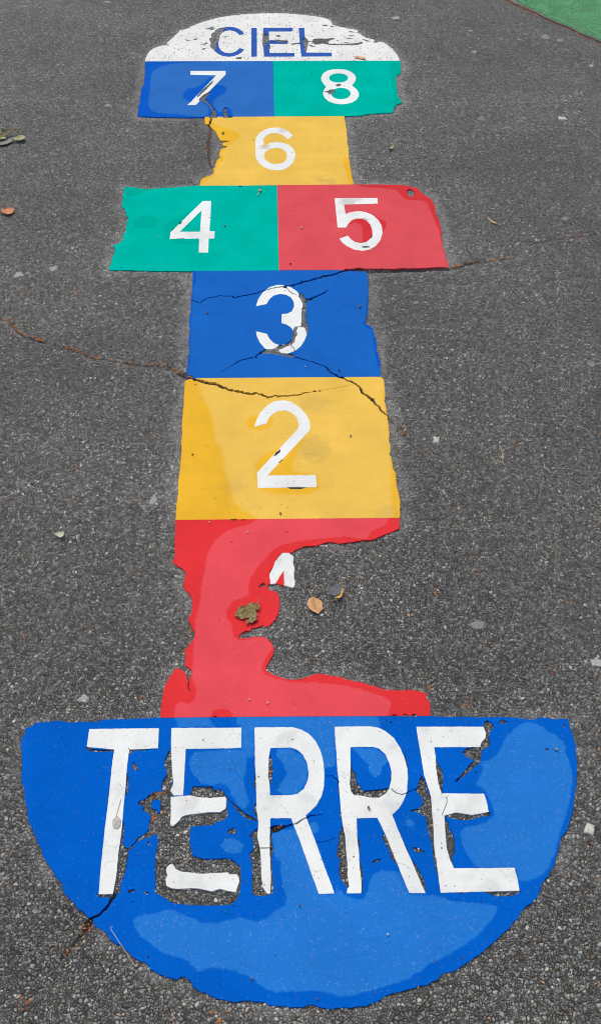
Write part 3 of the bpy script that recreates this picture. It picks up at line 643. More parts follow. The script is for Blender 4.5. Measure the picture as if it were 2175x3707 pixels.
vv = np.linspace(-420, 3707 + 520, 1330)
yrow = np.array([G(CX, v)[1] for v in vv])[::-1]
yrow = np.concatenate([np.linspace(-80, yrow[0], 14)[:-1], yrow, yrow[-1] + np.geomspace(0.05, 400, 26)])
u = spread(-1.32, 1.32, 850, -60, 60, 16)
half = (1087.5 / F) * (np.maximum(yrow, 0.0) * CT + H * ST)
X = (u[None, :] * half[:, None]); Y = np.repeat(yrow[:, None], len(u), 1)
nr, nc = X.shape
vx, vy = X.ravel(), Y.ravel()
halo = np.zeros(len(vx), np.float32); crk = np.zeros(len(vx), np.float32); vz = np.zeros(len(vx), np.float32)
fine = (np.abs(vx) < 2.2) & (vy > -0.3) & (vy < 5.0)
fi = np.nonzero(fine)[0]
order = np.argsort(vy[fi], kind='stable'); fi = fi[order]; fy = vy[fi]; fx = vx[fi]
def near(a, b, m):
    j0, j1 = np.searchsorted(fy, min(a[1], b[1]) - m), np.searchsorted(fy, max(a[1], b[1]) + m)
    sx, sy = fx[j0:j1], fy[j0:j1]
    k = np.nonzero((sx > min(a[0], b[0]) - m) & (sx < max(a[0], b[0]) + m))[0]
    sx, sy = sx[k], sy[k]
    dx, dy = b[0] - a[0], b[1] - a[1]
    t = np.clip(((sx - a[0]) * dx + (sy - a[1]) * dy) / (dx * dx + dy * dy + 1e-12), 0, 1)
    return fi[j0:j1][k], np.hypot(sx - a[0] - t * dx, sy - a[1] - t * dy)
for oi, ol in enumerate(OUTLINES):
    hk = 0.42 if oi >= len(OUTLINES) - 2 else 0.85      # fresher ground round the two nearest sheets
    pts = ol[::5]
    for i in range(len(pts)):
        ids, d = near(pts[i], pts[(i + 1) % len(pts)], 0.06)
        halo[ids] = np.maximum(halo[ids], hk * np.clip(1.2 - d / 0.036, 0, 1))
for hl in HOLES:
    pts = hl[::4]
    for i in range(len(pts)):
        ids, d = near(pts[i], pts[(i + 1) % len(pts)], 0.014)
        halo[ids] = np.maximum(halo[ids], np.clip(0.95 - d / 0.02, 0, 0.7 if hl[0][1] > 1.9 else 0.2))
for mid, ws, depth in CRACKS:
    for i in range(0, len(mid) - 1):
        w = max(ws[i], 0.0022) * 0.55
        ids, d = near(mid[i], mid[i + 1], 0.012)
        f = np.exp(-(d / w) ** 2) * depth
        crk[ids] = np.maximum(crk[ids], f)
vz += 0.0009; vz -= crk * 0.006
vz += (0.0012 * np.sin(vx * 3.1 + 0.7) * np.sin(vy * 2.3)).astype(np.float32) * 0
me = bpy.data.meshes.new('asphalt')
co = np.stack([vx, vy, vz], 1).astype(np.float32)
me.vertices.add(len(vx)); me.vertices.foreach_set('co', co.ravel())
ii = (np.arange(nr - 1)[:, None] * nc + np.arange(nc - 1)[None, :]).ravel()
quads = np.stack([ii, ii + 1, ii + nc + 1, ii + nc], 1).astype(np.int32)
me.loops.add(quads.size); me.loops.foreach_set('vertex_index', quads.ravel())
me.polygons.add(len(quads)); me.polygons.foreach_set('loop_start', np.arange(0, quads.size, 4, dtype=np.int32))
me.update(calc_edges=True)
for nm, arr in (('halo', halo), ('crack', crk)):
    at = me.attributes.new(nm, 'FLOAT', 'POINT'); at.data.foreach_set('value', arr)
me.polygons.foreach_set('use_smooth', np.ones(len(quads), bool))
me.materials.append(asphalt())
ground = bpy.data.objects.new('ground', me); COL.objects.link(ground)
ground['kind'] = 'structure'

def fill(V, n, ol):
    ov, oe, of, *_ = delaunay_2d_cdt(V, [(i, (i + 1) % n) for i in range(n)], [], 0, 1e-5, False)
    c_ = np.array([[sum(ov[i].x for i in f) / len(f) / 100, sum(ov[i].y for i in f) / len(f) / 100] for f in of])
    k_ = inside(c_, ol)
    res = []
    for f, q in zip(of, k_):
        if not q: continue
        a, b, c = (ov[i] for i in f[:3])
        res.append(list(f) if (b.x - a.x) * (c.y - a.y) - (b.y - a.y) * (c.x - a.x) > 0 else list(f)[::-1])
    return ov, res

# ------------------------------------------------------------------ green play surface and its kerb
edge = P('A1', '790,0 850,45 920,75 1000,110 1060,150 1140,180 1200,210 1270,235 1320,270 1380,290 1479,330', 0)
kin = P('A1', '722,0 790,40 850,60 920,92 1000,135 1080,172 1150,200 1230,232 1300,272 1400,308 1479,345', 0)
def extend(l, d0=1.6, d1=1.4):
    a, b, c, d = Vector(l[0]), Vector(l[4]), Vector(l[-5]), Vector(l[-1])
    p0 = a + (a - b).normalized() * d0; p1 = d + (d - c).normalized() * d1
    return [tuple(p0)] + l + [tuple(p1)]
edge = extend(edge); kin = extend(kin)
er = rough_loop(edge, 0.004, 0.02, False); kr = rough_loop(kin, 0.004, 0.02, False)
poly = er + [(9.0, er[-1][1] - 0.5), (9.0, 14.0), (er[0][0], 14.0)]
ov, fs = fill([Vector((p[0] * 100, p[1] * 100)) for p in poly], len(poly), poly)
vs = [(v.x / 100, v.y / 100, 0.006) for v in ov]
nb_ = len(vs)
for i in range(len(er) - 1):
    b = len(vs)
    vs += [(er[i][0], er[i][1], 0.006), (er[i + 1][0], er[i + 1][1], 0.006), (er[i + 1][0], er[i + 1][1], -0.01), (er[i][0], er[i][1], -0.01)]
    fs.append([b, b + 1, b + 2, b + 3])
o = mesh_obj('rubber_play_surface', vs, fs, rubber()); o['kind'] = 'structure'
KERB = simple('weathered_concrete', g4(0.10, .05), g4(0.22, .05), 160.0, 0.85, 0.8, 5.0, g4(0.36, .05), 0.002)
n = min(len(er), len(kr))
def resample(l, n):
    a = np.asarray(l); d = np.r_[0, np.cumsum(np.hypot(*np.diff(a, axis=0).T))]
    t = np.linspace(0, d[-1], n); return np.stack([np.interp(t, d, a[:, 0]), np.interp(t, d, a[:, 1])], 1)
ra, rb = resample(er, 220), resample(kr, 220)
ra = ra - (rb - ra) * 0.0; vs, fs = [], []
for i in range(220):
    z = 0.0045 + 0.0015 * noise.noise(Vector((ra[i][0] * 30, ra[i][1] * 30, 0)))
    a_, b_ = ra[i], rb[i]
    g_ = a_ + (b_ - a_) * 0.12; h_ = a_ + (b_ - a_) * (0.72 + 0.12 * noise.noise(Vector((b_[0] * 22, b_[1] * 22, 3))))
    vs += [(g_[0], g_[1], -0.01), (g_[0], g_[1], z), (h_[0], h_[1], z), (h_[0], h_[1], -0.01)]
for i in range(219):
    b = i * 4
    for k in range(3): fs.append([b + k, b + k + 1, b + 5 + k, b + 4 + k])
o = mesh_obj('kerb_strip', vs, fs, KERB); o['kind'] = 'structure'

# ------------------------------------------------------------------ litter in the joints and cracks: crumbs nobody could count
ORANGE = simple('rusty_leaf_crumbs', lin(140, 80, 34), lin(208, 128, 60), 500.0, 0.9, 0.3, 3.0, lin(228, 176, 112))
def crumbs(spots, name, mat, label):
    vs, fs = [], []
    for x, y, r in spots:
        b = len(vs); n = random.randint(4, 6); a0 = random.random() * 6.28; z0 = random.uniform(0.0, 0.0016)
        st = random.uniform(0.4, 1.0); th = random.random() * 3.14
        for k in range(n):
            a = a0 + 6.28 * k / n; q = r * random.uniform(0.6, 1.2)
            px, py = q * math.cos(a), q * st * math.sin(a)
            vs.append((x + px * math.cos(th) - py * math.sin(th), y + px * math.sin(th) + py * math.cos(th), z0 + random.uniform(-.0006, .0006)))
        vs.append((x, y, z0 + r * random.uniform(0.25, 0.6))); vs.append((x, y, z0 - 0.0015))
        for k in range(n):
            fs.append([b + k, b + (k + 1) % n, b + n]); fs.append([b + (k + 1) % n, b + k, b + n + 1])
    o = mesh_obj(name, vs, fs, mat); o['kind'] = 'stuff'
    if label: o['label'] = label
    return o
spots = []
def along(line, n, spread_, r=(0.0010, 0.0026), clump=None):
    a = resample(line, 200)
    for _ in range(n):
        t = random.random() if clump is None else random.choice(clump) + random.gauss(0, 0.010)
        q = a[min(199, max(0, int(t * 199)))]
        spots.append((q[0] + random.gauss(0, spread_), q[1] + random.gauss(0, spread_), random.uniform(*r)))
along(P('A3', '0,215 70,225 110,265 130,310 200,345 260,365 330,390 390,395 430,410 460,435 520,440 580,455 630,475 660,498 720,515 800,520 850,535 910,540 980,550 1050,565 1120,570 1200,572 1260,580 1300,590 1340,610 1400,650 1440,676 1479,690', 0), 190, 0.0026,
      (0.0008, 0.0032), [.02, .055, .10, .135, .17, .2, .25, .27, .42, .46, .5, .55, .62, .70, .78, .83, .91])
along(P('A6', '520,915 600,912 650,900 700,885 760,872 860,862 950,850', 0), 90, 0.003, (0.0012, 0.003), [.15, .28, .32, .5, .78, .8, .97])
along(P('A6', '1000,752 1100,760 1200,745 1250,735 1320,728 1400,720 1479,706', 0), 36, 0.003)
along(P('A1', '722,0 790,40 850,60 920,92 1000,135 1080,172 1150,200 1230,232 1300,272 1400,308 1479,345', 0), 170, 0.008, (0.0015, 0.0045))
along(P('T8', '115,25 170,55 230,72 290,80 330,95', 0), 36, 0.0022)
along(P('T15', '515,560 515,600 520,620', 0), 22, 0.005, (.0007, .0022)); along(P('T15', '385,735 410,732', 0), 9, 0.003, (.0007, .0022)); along(P('T15', '455,695 465,710', 0), 5, 0.002, (.0007, .002))
along(P('T15', '140,1000 135,1060', 0), 14, 0.0035, (.0007, .0022)); along(P('T15', '1285,1145 1335,1120', 0), 10, 0.006)
along(P('T19', '700,1260 740,1340 760,1350', 0), 16, 0.004, (0.0008, 0.002)); along(P('T19', '580,1720 640,1690', 0), 12, 0.002)
along(P('T3', '886,180 892,240 866,280 850,310 870,360 880,400 860,470', 0), 60, 0.006, (0.001, 0.0028))
along(P('T11', '1040,710 1160,668', 0), 26, 0.003, (0.0008, 0.002)); along(P('T11', '1070,850 1075,905', 0), 20, 0.003, (0.0008, 0.002)); along(P('T11', '930,480 935,505', 0), 5, 0.0015)
along(P('A8', '555,1450 570,1490', 0), 10, 0.003, (.0008, .0022)); along(P('A8', '320,1380 330,1385', 0), 6, 0.002)
along(P('A7', '250,840 290,900', 0), 14, 0.006); along(P('A7', '175,775 200,800 260,840 280,890 310,930 380,1000 450,1060 560,1130 590,1170 602,1215', 0), 26, 0.006, (.0008, .0022)); along(P('T12', '905,410 912,420', 0), 5, 0.001); along(P('T12', '930,845 1000,828', 0), 7, 0.002)
for x, y in ((345, 1072), (1650, 1338), (2000, 1972), (1738, 2063), (1655, 1768), (2115, 2040), (1578, 2152), (1757, 2190), (2072, 2183), (1595, 2215), (505, 2534), (88, 2300), (95, 2320), (333, 2264), (90, 2525), (280, 1058), (100, 1065), (90, 1110),
             (490, 1810), (280, 1805), (275, 1700), (570, 1505), (1865, 1598), (1943, 1520), (20, 1817), (1520, 2050), (1640, 1840), (1985, 1660), (1900, 2410), (1990, 2435), (2045, 750), (1780, 702), (1540, 1460), (1515, 1440), (2095, 1018), (2115, 1250), (90, 1140), (105, 1062), (240, 980), (170, 984)):
    q = G(x, y); k = 1
    for _ in range(random.randint(1, 4)):
        spots.append((q[0] + random.gauss(0, .004), q[1] + random.gauss(0, .004), random.uniform(.001, .0034)))
for _ in range(260):
    x, y = random.uniform(-300, 2500), random.uniform(200, 3900); q = G(x, y)
    spots.append((q[0], q[1], random.uniform(.0006, .0019)))
crumbs(spots, 'leaf_crumbs', ORANGE, 'rust coloured crumbs of leaf and grit caught in cracks and joints')

# ------------------------------------------------------------------ fallen leaves and small things
def blade(outline, z0, curl, thick=0.0005, amp=0.0006, fold=None, rib=None, step=0.004, wrinkle=0.0, seed=0.0):
    """a leaf blade: traced outline, lifted edges, wrinkles, real thickness"""
    ol = rough_loop(outline, amp, step)
    a0, a1 = bbox(ol); c = (a0 + a1) / 2; R = max(a1 - a0) / 2
    V = [Vector((p[0] * 100, p[1] * 100)) for p in ol]; n = len(V)
    gx = np.arange(a0[0], a1[0], max(step, R / 14)); gy = np.arange(a0[1], a1[1], max(step, R / 14))
    gp = np.array([(x, y) for x in gx for y in gy]); ok = inside(gp, ol)
    V += [Vector((p[0] * 100, p[1] * 100)) for p in gp[ok]]
    ov, of = fill(V, n, ol)
    up = []
    for v in ov:
        x, y = v.x / 100, v.y / 100
        rr = ((x - c[0]) ** 2 + (y - c[1]) ** 2) / (R * R)
        z = z0 + curl * rr + wrinkle * noise.noise(Vector((x * 160, y * 160, seed))) + wrinkle * .5 * noise.noise(Vector((x * 420, y * 420, seed)))
        if rib is not None:
            (ax, ay), (bx, by) = rib
            L = math.hypot(bx - ax, by - ay); d = abs((x - ax) * (by - ay) - (y - ay) * (bx - ax)) / L
            z += 0.16 * d + (-0.0005 if d < 0.0018 else 0)
            s_ = ((x - ax) * (bx - ax) + (y - ay) * (by - ay)) / L
            z += 0.0004 * math.sin((s_ - d * .8) * 900)
        up.append((x, y, max(z, z0 - 0.0012)))
    fs = [list(f) for f in of]
    m = len(up)
    vs = up + [(x, y, z - thick) for x, y, z in up]
    em = {}
    for f in fs:
        for k in range(len(f)): em[(f[k], f[(k + 1) % len(f)])] = 1
    fb = [[i + m for i in reversed(f)] for f in fs]
    side = [[j, i, i + m, j + m] for (i, j) in em if (j, i) not in em]
    return vs, fs + fb + side

def tube(line, r, n=6, taper=1.0):
    vs, fs = [], []
    L = [Vector(p) for p in line]
    for i, p in enumerate(L):
        d = (L[min(i + 1, len(L) - 1)] - L[max(i - 1, 0)]).normalized()
        s = d.cross(Vector((0, 0, 1))); s = s.normalized() if s.length > 1e-6 else Vector((1, 0, 0))
        t = s.cross(d).normalized(); q = r * (1 + (taper - 1) * i / (len(L) - 1))
        for k in range(n):
            a = 6.28318 * k / n; w = p + s * (q * math.cos(a)) + t * (q * math.sin(a)); vs.append(tuple(w))
    for i in range(len(L) - 1):
        for k in range(n):
            fs.append([i * n + k, i * n + (k + 1) % n, (i + 1) * n + (k + 1) % n, (i + 1) * n + k])
    fs.append(list(range(n))[::-1]); fs.append([(len(L) - 1) * n + k for k in range(n)])
    return vs, fs

def line3(tile, s, zs):
    pts = P(tile, s, 0.003)
    zs = list(np.interp(np.linspace(0, 1, len(pts)), np.linspace(0, 1, len(zs)), zs)) if isinstance(zs, (list, tuple)) else [zs] * len(pts)
    return [(p[0], p[1], z) for p, z in zip(pts, zs)]

def root_at(name, pts, label, cat, group=None, z=0.0):
    c = np.mean(np.asarray(pts)[:, :2], 0)
    return empty(name, (float(c[0]), float(c[1]), z), label, cat, group)

def part(name, vf, mat, root, smooth=False):
    return mesh_obj(name, local(vf[0], root), vf[1], mat, root, None, smooth)

OLIVE = simple('dry_olive_leaf', lin(92, 78, 50), lin(146, 130, 88), 160.0, 0.75, 0.6, 5.0, lin(186, 170, 126))
TAN = simple('tan_leaf', lin(186, 134, 92), lin(222, 174, 128), 120.0, 0.7, 0.5, 5.0, lin(238, 204, 162))
STEMM = simple('leaf_stalk', lin(150, 116, 66), lin(196, 164, 104), 300.0, 0.7)
GREYL = simple('slate_leaf', lin(74, 77, 82), lin(98, 102, 108), 220.0, 0.6, 0.5, 4.0, lin(126, 130, 134))
YRIM = simple('yellow_leaf_edge', lin(176, 130, 62), lin(220, 178, 104), 200.0, 0.7, 0.5, 4.0)
ORL = simple('orange_leaf', lin(184, 118, 78), lin(226, 160, 116), 120.0, 0.75, 0.5, 4.0)
SAGE = simple('sage_leaf', lin(146, 146, 104), lin(188, 188, 146), 140.0, 0.75, 0.5, 4.0)
GSAGE = simple('grey_underside_leaf', lin(124, 126, 120), lin(158, 160, 154), 140.0, 0.75, 0.5, 4.0)
OLIV2 = simple('olive_stalk_leaf', lin(104, 94, 48), lin(150, 136, 80), 140.0, 0.75, 0.5, 4.0)
DARKL = simple('dark_leaf', lin(44, 40, 22), lin(74, 66, 38), 140.0, 0.75, 0.5, 4.0)
CREAM = simple('cream_chip', lin(196, 194, 170), lin(224, 222, 200), 200.0, 0.7, 0.4)
STRAW = simple('straw', lin(176, 150, 104), lin(220, 198, 152), 260.0, 0.7)
LV = 'dead leaves lying on the court'
# olive crumpled leaf on red
p = P('T18', '90,760 105,740 120,710 140,680 165,660 190,672 215,665 240,640 280,630 330,635 365,655 375,690 365,715 345,700 320,720 335,735 345,760 330,790 350,800 345,820 300,840 290,858 260,840 230,870 215,850 225,820 250,800 255,785 230,790 200,800 170,808 140,785 115,780', 0.006)
r = root_at('dead_leaf', p, 'crumpled olive brown leaf lying on the red square 1', 'leaf', LV)
rib = (P('T18', '355,645', .006)[0], P('T18', '110,760', .006)[0])
part('leaf_blade', blade(p, 0.0055, 0.003, rib=None, wrinkle=0.0035, amp=0.0012, step=0.0026, seed=2.0), OLIVE, r)
part('stalk', tube(line3('T18', '300,690 345,650 372,608', [.008, .009, .012]), 0.0008), STEMM, r)
# tan leaf
p = P('T18', '945,560 970,560 1010,575 1050,600 1075,640 1062,652 1078,690 1050,715 1020,745 1000,730 975,720 940,705 910,670 900,630 910,590 930,570', 0.004)
r = root_at('dead_leaf', p, 'pinkish tan leaf with a stalk lying on bare asphalt beside square 1', 'leaf', LV)
rib = (P('T18', '955,555', .004)[0], P('T18', '1018,742', .004)[0])
part('leaf_blade', blade(p, 0.0022, 0.0015, rib=rib, wrinkle=0.0014, step=0.0026, seed=5.0), TAN, r)
part('stalk', tube(line3('T18', '1000,690 978,620 955,556 932,525 910,497', [.0032, .0032, .0036, .006, .009]), 0.0009, taper=1.3), STEMM, r)
# slate leaf with a yellow curled edge
p = P('T18', '1140,475 1165,445 1205,420 1245,418 1282,440 1285,480 1255,520 1212,545 1165,538 1140,510', 0.005)
r = root_at('dead_leaf', p, 'slate grey leaf with a curled yellow edge on asphalt beside the tan leaf', 'leaf', LV)
part('leaf_blade', blade(p, 0.0030, 0.002, wrinkle=0.0010, step=0.0028, seed=8.0), GREYL, r)
q = P('T18', '1278,432 1290,470 1302,495 1290,545 1262,578 1215,588 1188,570 1225,556 1262,525 1282,480', 0.005)
part('curled_edge', blade(q, 0.0045, 0.004, wrinkle=0.002, step=0.0026, seed=9.0), YRIM, r)
part('stalk', tube(line3('T18', '1282,450 1290,415 1285,395', [.009, .010, .012]), 0.0006), STEMM, r)
# orange leaf by the left edge
p = P('A2', '15,1130 30,1105 75,1100 85,1080 115,1085 165,1105 168,1125 130,1155 95,1163 40,1155', 0.004)
r = root_at('dead_leaf', p, 'pale orange leaf lying flat on the asphalt left of green square 4', 'leaf', LV)
part('leaf_blade', blade(p, 0.0030, 0.002, wrinkle=0.0016, seed=11.0, rib=(P('A2', '85,1082', .004)[0], P('A2', '110,1130', .004)[0])), ORL, r)
# sprig
r = root_at('plant_sprig', P('A9', '200,650 600,600', .005), 'wilted sprig of grey green leaves with an olive stem left of square 6', 'sprig')
for pts, m, z, sd in (('580,740 700,690 880,610 1060,620 1165,690 1150,760 1080,820 900,840 740,850 600,790', SAGE, .008, 1), ('-250,690 0,680 150,670 260,690 310,740 200,800 60,785 -200,790', SAGE, .010, 2),
                      ('-150,900 0,850 200,820 420,730 560,740 550,850 350,950 150,1000 -100,980', GSAGE, .004, 3), ('-400,720 0,640 130,570 350,500 520,500 480,560 300,630 60,700 -300,780', OLIV2, .012, 4),
                      ('60,430 180,385 300,450 240,505 90,490', DARKL, .012, 5), ('-250,480 -60,380 90,400 80,520 -120,560', SAGE, .012, 6)):
    part('leaf', blade(P('A9', pts, .008), z * .7, 0.004, wrinkle=0.003, step=0.005, seed=sd), m, r)
part('stem', tube(line3('A9', '-500,700 0,630 300,540 560,490 850,490 920,420 1010,300', [.02, .018, .012, .008]), 0.0016, taper=0.5), OLIV2, r)
part('twig', tube(line3('A9', '850,490 780,300 760,180', [.009, .008]), 0.0014, taper=0.5), STEMM, r)
part('twig', tube(line3('A9', '600,500 520,590 450,690', [.014, .016]), 0.0013), STEMM, r)
part('twig', tube(line3('A9', '850,480 940,470 1040,400', [.009, .008]), 0.0012, taper=0.5), STEMM, r)
# small single pieces (each one mesh)
def single(name, vf, mat, label, cat, group=None, smooth=False):
    c = np.mean(np.asarray(vf[0]), 0); c[2] = 0
    o = mesh_obj(name, [tuple(np.asarray(v) - c) for v in vf[0]], vf[1], mat, None, None, smooth)
    o.location = tuple(float(t) for t in c)
    return tag(o, label, cat, group)
single('leaf_scrap', blade(P('A4', '415,1025 460,1012 490,1015 496,1035 485,1056 465,1050 440,1035', .006), 0.006, 0.006, thick=.0018, wrinkle=0.001, step=0.003), CREAM, 'cream pointed scrap lying on the asphalt left of the seam between squares 2 and 1', 'scrap')
single('straw', blade(P('A6', '818,622 826,624 850,638 876,656 870,660 842,644', .003), 0.003, 0.003, thick=.0015, step=0.004), STRAW, 'short straw on the asphalt right of red square 5', 'straw')
single('seed_husk', blade(P('A6', '243,229 256,214 268,209 281,199 274,218 258,230', .003), 0.003, 0.006, thick=.0012, step=0.004), STRAW, 'curved pale seed husk on the asphalt right of square 6', 'husk')
single('seed_husk', blade(P('T2', '805,512 850,501 900,512 922,521 916,531 870,524 840,516', .005), 0.0050, 0.004, thick=.001, step=0.005), TAN, 'tan seed husk on the white dome right of the letter L', 'husk')
r = root_at('winged_seed', P('T11', '785,900'), 'grey dried seed with a thin stalk stuck on the letter T', 'seed')
part('seed_body', blade(P('T11', '785,850 760,875 752,905 765,940 790,950 815,925 820,885 800,855', .004), 0.0042, -0.0012, thick=.0012, wrinkle=0.0012, step=0.003), simple('grey_seed', lin(160, 158, 148), lin(208, 208, 200), 260., .7, .6, 4.), r)
part('stalk', tube(line3('T11', '785,852 795,815 808,770 822,725', .0030), 0.0004), STEMM, r)
single('leaf_scrap', blade(P('T13', '378,680 392,674 403,695 391,706', .004), 0.0040, 0.002, thick=.0006, step=0.002), simple('brown_scrap', lin(112, 62, 46), lin(156, 98, 76), 400.), 'small reddish brown scrap on the second R', 'scrap')
r = root_at('dried_flower', P('T5', '1335,122'), 'tiny dried flower with a thread stalk on green square 4', 'flower')
part('flower_head', blade(P('T5', '1322,118 1338,108 1352,120 1345,132 1328,130', .004), 0.0045, 0.004, thick=.001, wrinkle=.002, step=0.003), STRAW, r)
part('stalk', tube(line3('T5', '1338,128 1332,145 1312,165', .0045), 0.0009), CREAM, r)
single('wire_scrap', tube(line3('T15', '674,585 660,588 666,607 700,660 740,721 775,773 803,817 810,822 815,815 816,800', [.0042, .0045, .005, .005, .003, .0025, .0025]), 0.00036, 7), simple('white_wire', lin(188, 188, 182), lin(216, 216, 210), 200., .4, .1), 'thin white bent wire lying across the edge of the blue half disc', 'wire')
tv, tf = tube(line3('A7', '866,965 874,1000 876,1030 880,1065', .002), 0.0009)
sv, sf = tube(line3('A7', '828,1038 850,1043 878,1052', .002), 0.0007)
uv_, uf = tube(line3('A7', '874,985 880,975 888,972', .002), 0.0006)
b1 = len(tv); b2 = b1 + len(sv)
single('twig', (tv + sv + uv_, tf + [[i + b1 for i in f] for f in sf] + [[i + b2 for i in f] for f in uf]), STRAW, 'forked pale twig on the asphalt right of yellow square 2', 'twig')

# gum spots
def blob(x, y, rx, ry, h, seed, rag=0.25, z=0.0008):
    k = 24; c = G(x, y)
    ex = abs(G(x + rx, y)[0] - c[0]); ey = abs(G(x, y - ry)[1] - c[1])
    vs, fs = [], []
    for ring, (q, hh) in enumerate(((1.0, -0.0010), (0.94, 0.55), (0.7, 0.85), (0.35, 1.0))):
        for i in range(k):
            a = 6.28318 * i / k
            w = 1 + rag * noise.noise(Vector((math.cos(a) * 1.6, math.sin(a) * 1.6, seed))) * 1.4 + rag * .6 * noise.noise(Vector((math.cos(a) * 5, math.sin(a) * 5, seed)))
            zz = z + (hh * h if ring else -0.0022) + (0.0006 * noise.noise(Vector((a * 3, q * 9, seed))) if ring else 0)
            vs.append((c[0] + ex * q * w * math.cos(a), c[1] + ey * q * w * math.sin(a), zz))
    vs.append((c[0], c[1], z + h))
    for ring in range(3):
        for i in range(k):
            fs.append([ring * k + i, ring * k + (i + 1) % k, (ring + 1) * k + (i + 1) % k, (ring + 1) * k + i])
    for i in range(k): fs.append([3 * k + i, 3 * k + (i + 1) % k, 4 * k])
    return vs, fs
def gum_mat(name, a, b, c): return simple(name, lin(*a), lin(*b), 330.0, 0.75, 0.9, 4.0, lin(*c), 0.0015)
GUM_D = gum_mat('grey_gum', (104, 104, 102), (136, 137, 136), (160, 162, 160))
GUM_M = gum_mat('pale_gum', (138, 138, 136), (172, 173, 172), (198, 200, 198))
GUM_W = gum_mat('white_gum', (170, 172, 164), (206, 208, 200), (226, 228, 222))
GG = 'chewing gum spots trodden into the asphalt'
gums = [(1975, 135, 19, 8, GUM_D, 'wide faint gum spot on asphalt, nearest the green surface'), (2026, 147, 17, 6, GUM_D, 'faint gum spot on asphalt just right of the one nearest the green surface'),
        (1715, 188, 10, 4, GUM_M, 'small pale gum spot on asphalt right of green square 8, above a row of three'), (1702, 112, 7, 2.6, GUM_M, 'tiny pale gum spot on asphalt right of the dome and far from the kerb'),
        (1742, 430, 13, 8, GUM_D, 'grey gum spot, leftmost of the row of three right of square 6'), (1895, 429, 12, 6, GUM_D, 'grey oval gum spot, middle of the row of three right of square 6'),
        (2034, 429, 15, 6, GUM_W, 'bright cream gum spot, rightmost of the row of three right of square 6'), (2139, 239, 10, 4, GUM_M, 'small pale gum spot by the right edge below the kerb'),
        (1433, 66, 15, 5, GUM_M, 'pale oval gum spot beyond the right shoulder of the dome'), (391, 8, 10, 3.2, GUM_M, 'pale gum spot at the far edge, left of the dome'), (390, 382, 10, 4, GUM_M, 'small pale gum spot left of the blue square 7'),
        (196, 974, 19, 7, GUM_M, 'wide pale gum spot on asphalt left of the foot of green square 4'), (70, 996, 17, 10, GUM_M, 'pale gum spot at the left edge level with the foot of square 4'), (263, 899, 5, 3, GUM_W, 'tiny white gum fleck on asphalt left of green square 4'),
        (2043, 793, 14, 8, GUM_D, 'grey gum spot on asphalt far right of red square 5'), (1506, 1097, 13, 7, GUM_D, 'grey gum spot on asphalt close right of blue square 3'), (2141, 1319, 15, 10, GUM_D, 'grey gum spot by the right edge level with blue square 3'),
        (1577, 1592, 12, 12, GUM_W, 'round white gum spot on asphalt right of yellow square 2'), (1605, 1782, 7, 9, GUM_M, 'small pale gum spot right of the bottom corner of square 2'),
        (168, 1752, 16, 10, GUM_D, 'squarish grey gum spot on asphalt far left of square 2'), (555, 1812, 13, 17, GUM_M, 'tall pale gum spot on asphalt close left of square 2'), (350, 1634, 13, 7, GUM_D, 'faint grey gum smear left of square 2, above the squarish one'),
        (1733, 2262, 25, 20, GUM_D, 'large flat grey gum spot on asphalt right of the torn square 1'), (2157, 2400, 19, 18, GUM_M, 'pale gum spot at the right edge above the blue half disc'),
        (304, 2531, 19, 15, GUM_M, 'ragged pale gum spot on asphalt above the left end of the half disc'), (2134, 3000, 22, 18, GUM_W, 'ragged white gum spot at the right edge beside the half disc'), (364, 1138, 10, 7, GUM_D, 'small grey gum spot left of blue square 3, above the orange crack')]
for i, (x, y, rx, ry, m, lab) in enumerate(gums):
    vf = blob(x, y, rx, ry, 0.0010 if m is not GUM_W else 0.0018, i * 3.3, 0.45 if m is not GUM_D else 0.35)
    single('gum_spot', vf, m, lab, 'gum', GG, True)

# grit and little stones lying on the sheets
def pebble(x, y, r, seed, z=0.0036, flat=0.7):
    c = G(x, y, z); vs, fs = [], []
    rw = 0.78 * r / F * (H / (ST + (y - CY) / F * CT))
    R_, S_ = 5, 8
    for i in range(R_ + 1):
        for j in range(S_):
            a, b = math.pi * i / R_, 6.28318 * j / S_
            d = Vector((math.sin(a) * math.cos(b), math.sin(a) * math.sin(b), math.cos(a)))
            q = rw * (1 + 0.5 * noise.noise(d * 1.7 + Vector((seed, 0, 0))))
            vs.append((c[0] + d.x * q, c[1] + d.y * q * 0.9, z + d.z * q * flat + rw * 0.5))
    for i in range(R_):
        for j in range(S_): fs.append([i * S_ + j, (i + 1) * S_ + j, (i + 1) * S_ + (j + 1) % S_, i * S_ + (j + 1) % S_])
    return vs, fs
ST_G = simple('grey_grit', lin(120, 118, 112), lin(170, 168, 160), 400.); ST_W = simple('white_grit', lin(190, 188, 180), lin(232, 230, 222), 400.)
ST_B = simple('brown_grit', lin(98, 66, 48), lin(160, 116, 88), 400.); ST_K = simple('black_grit', lin(26, 24, 22), lin(50, 46, 42), 400.)
PB = 'stones and grit lying on the painted sheets'
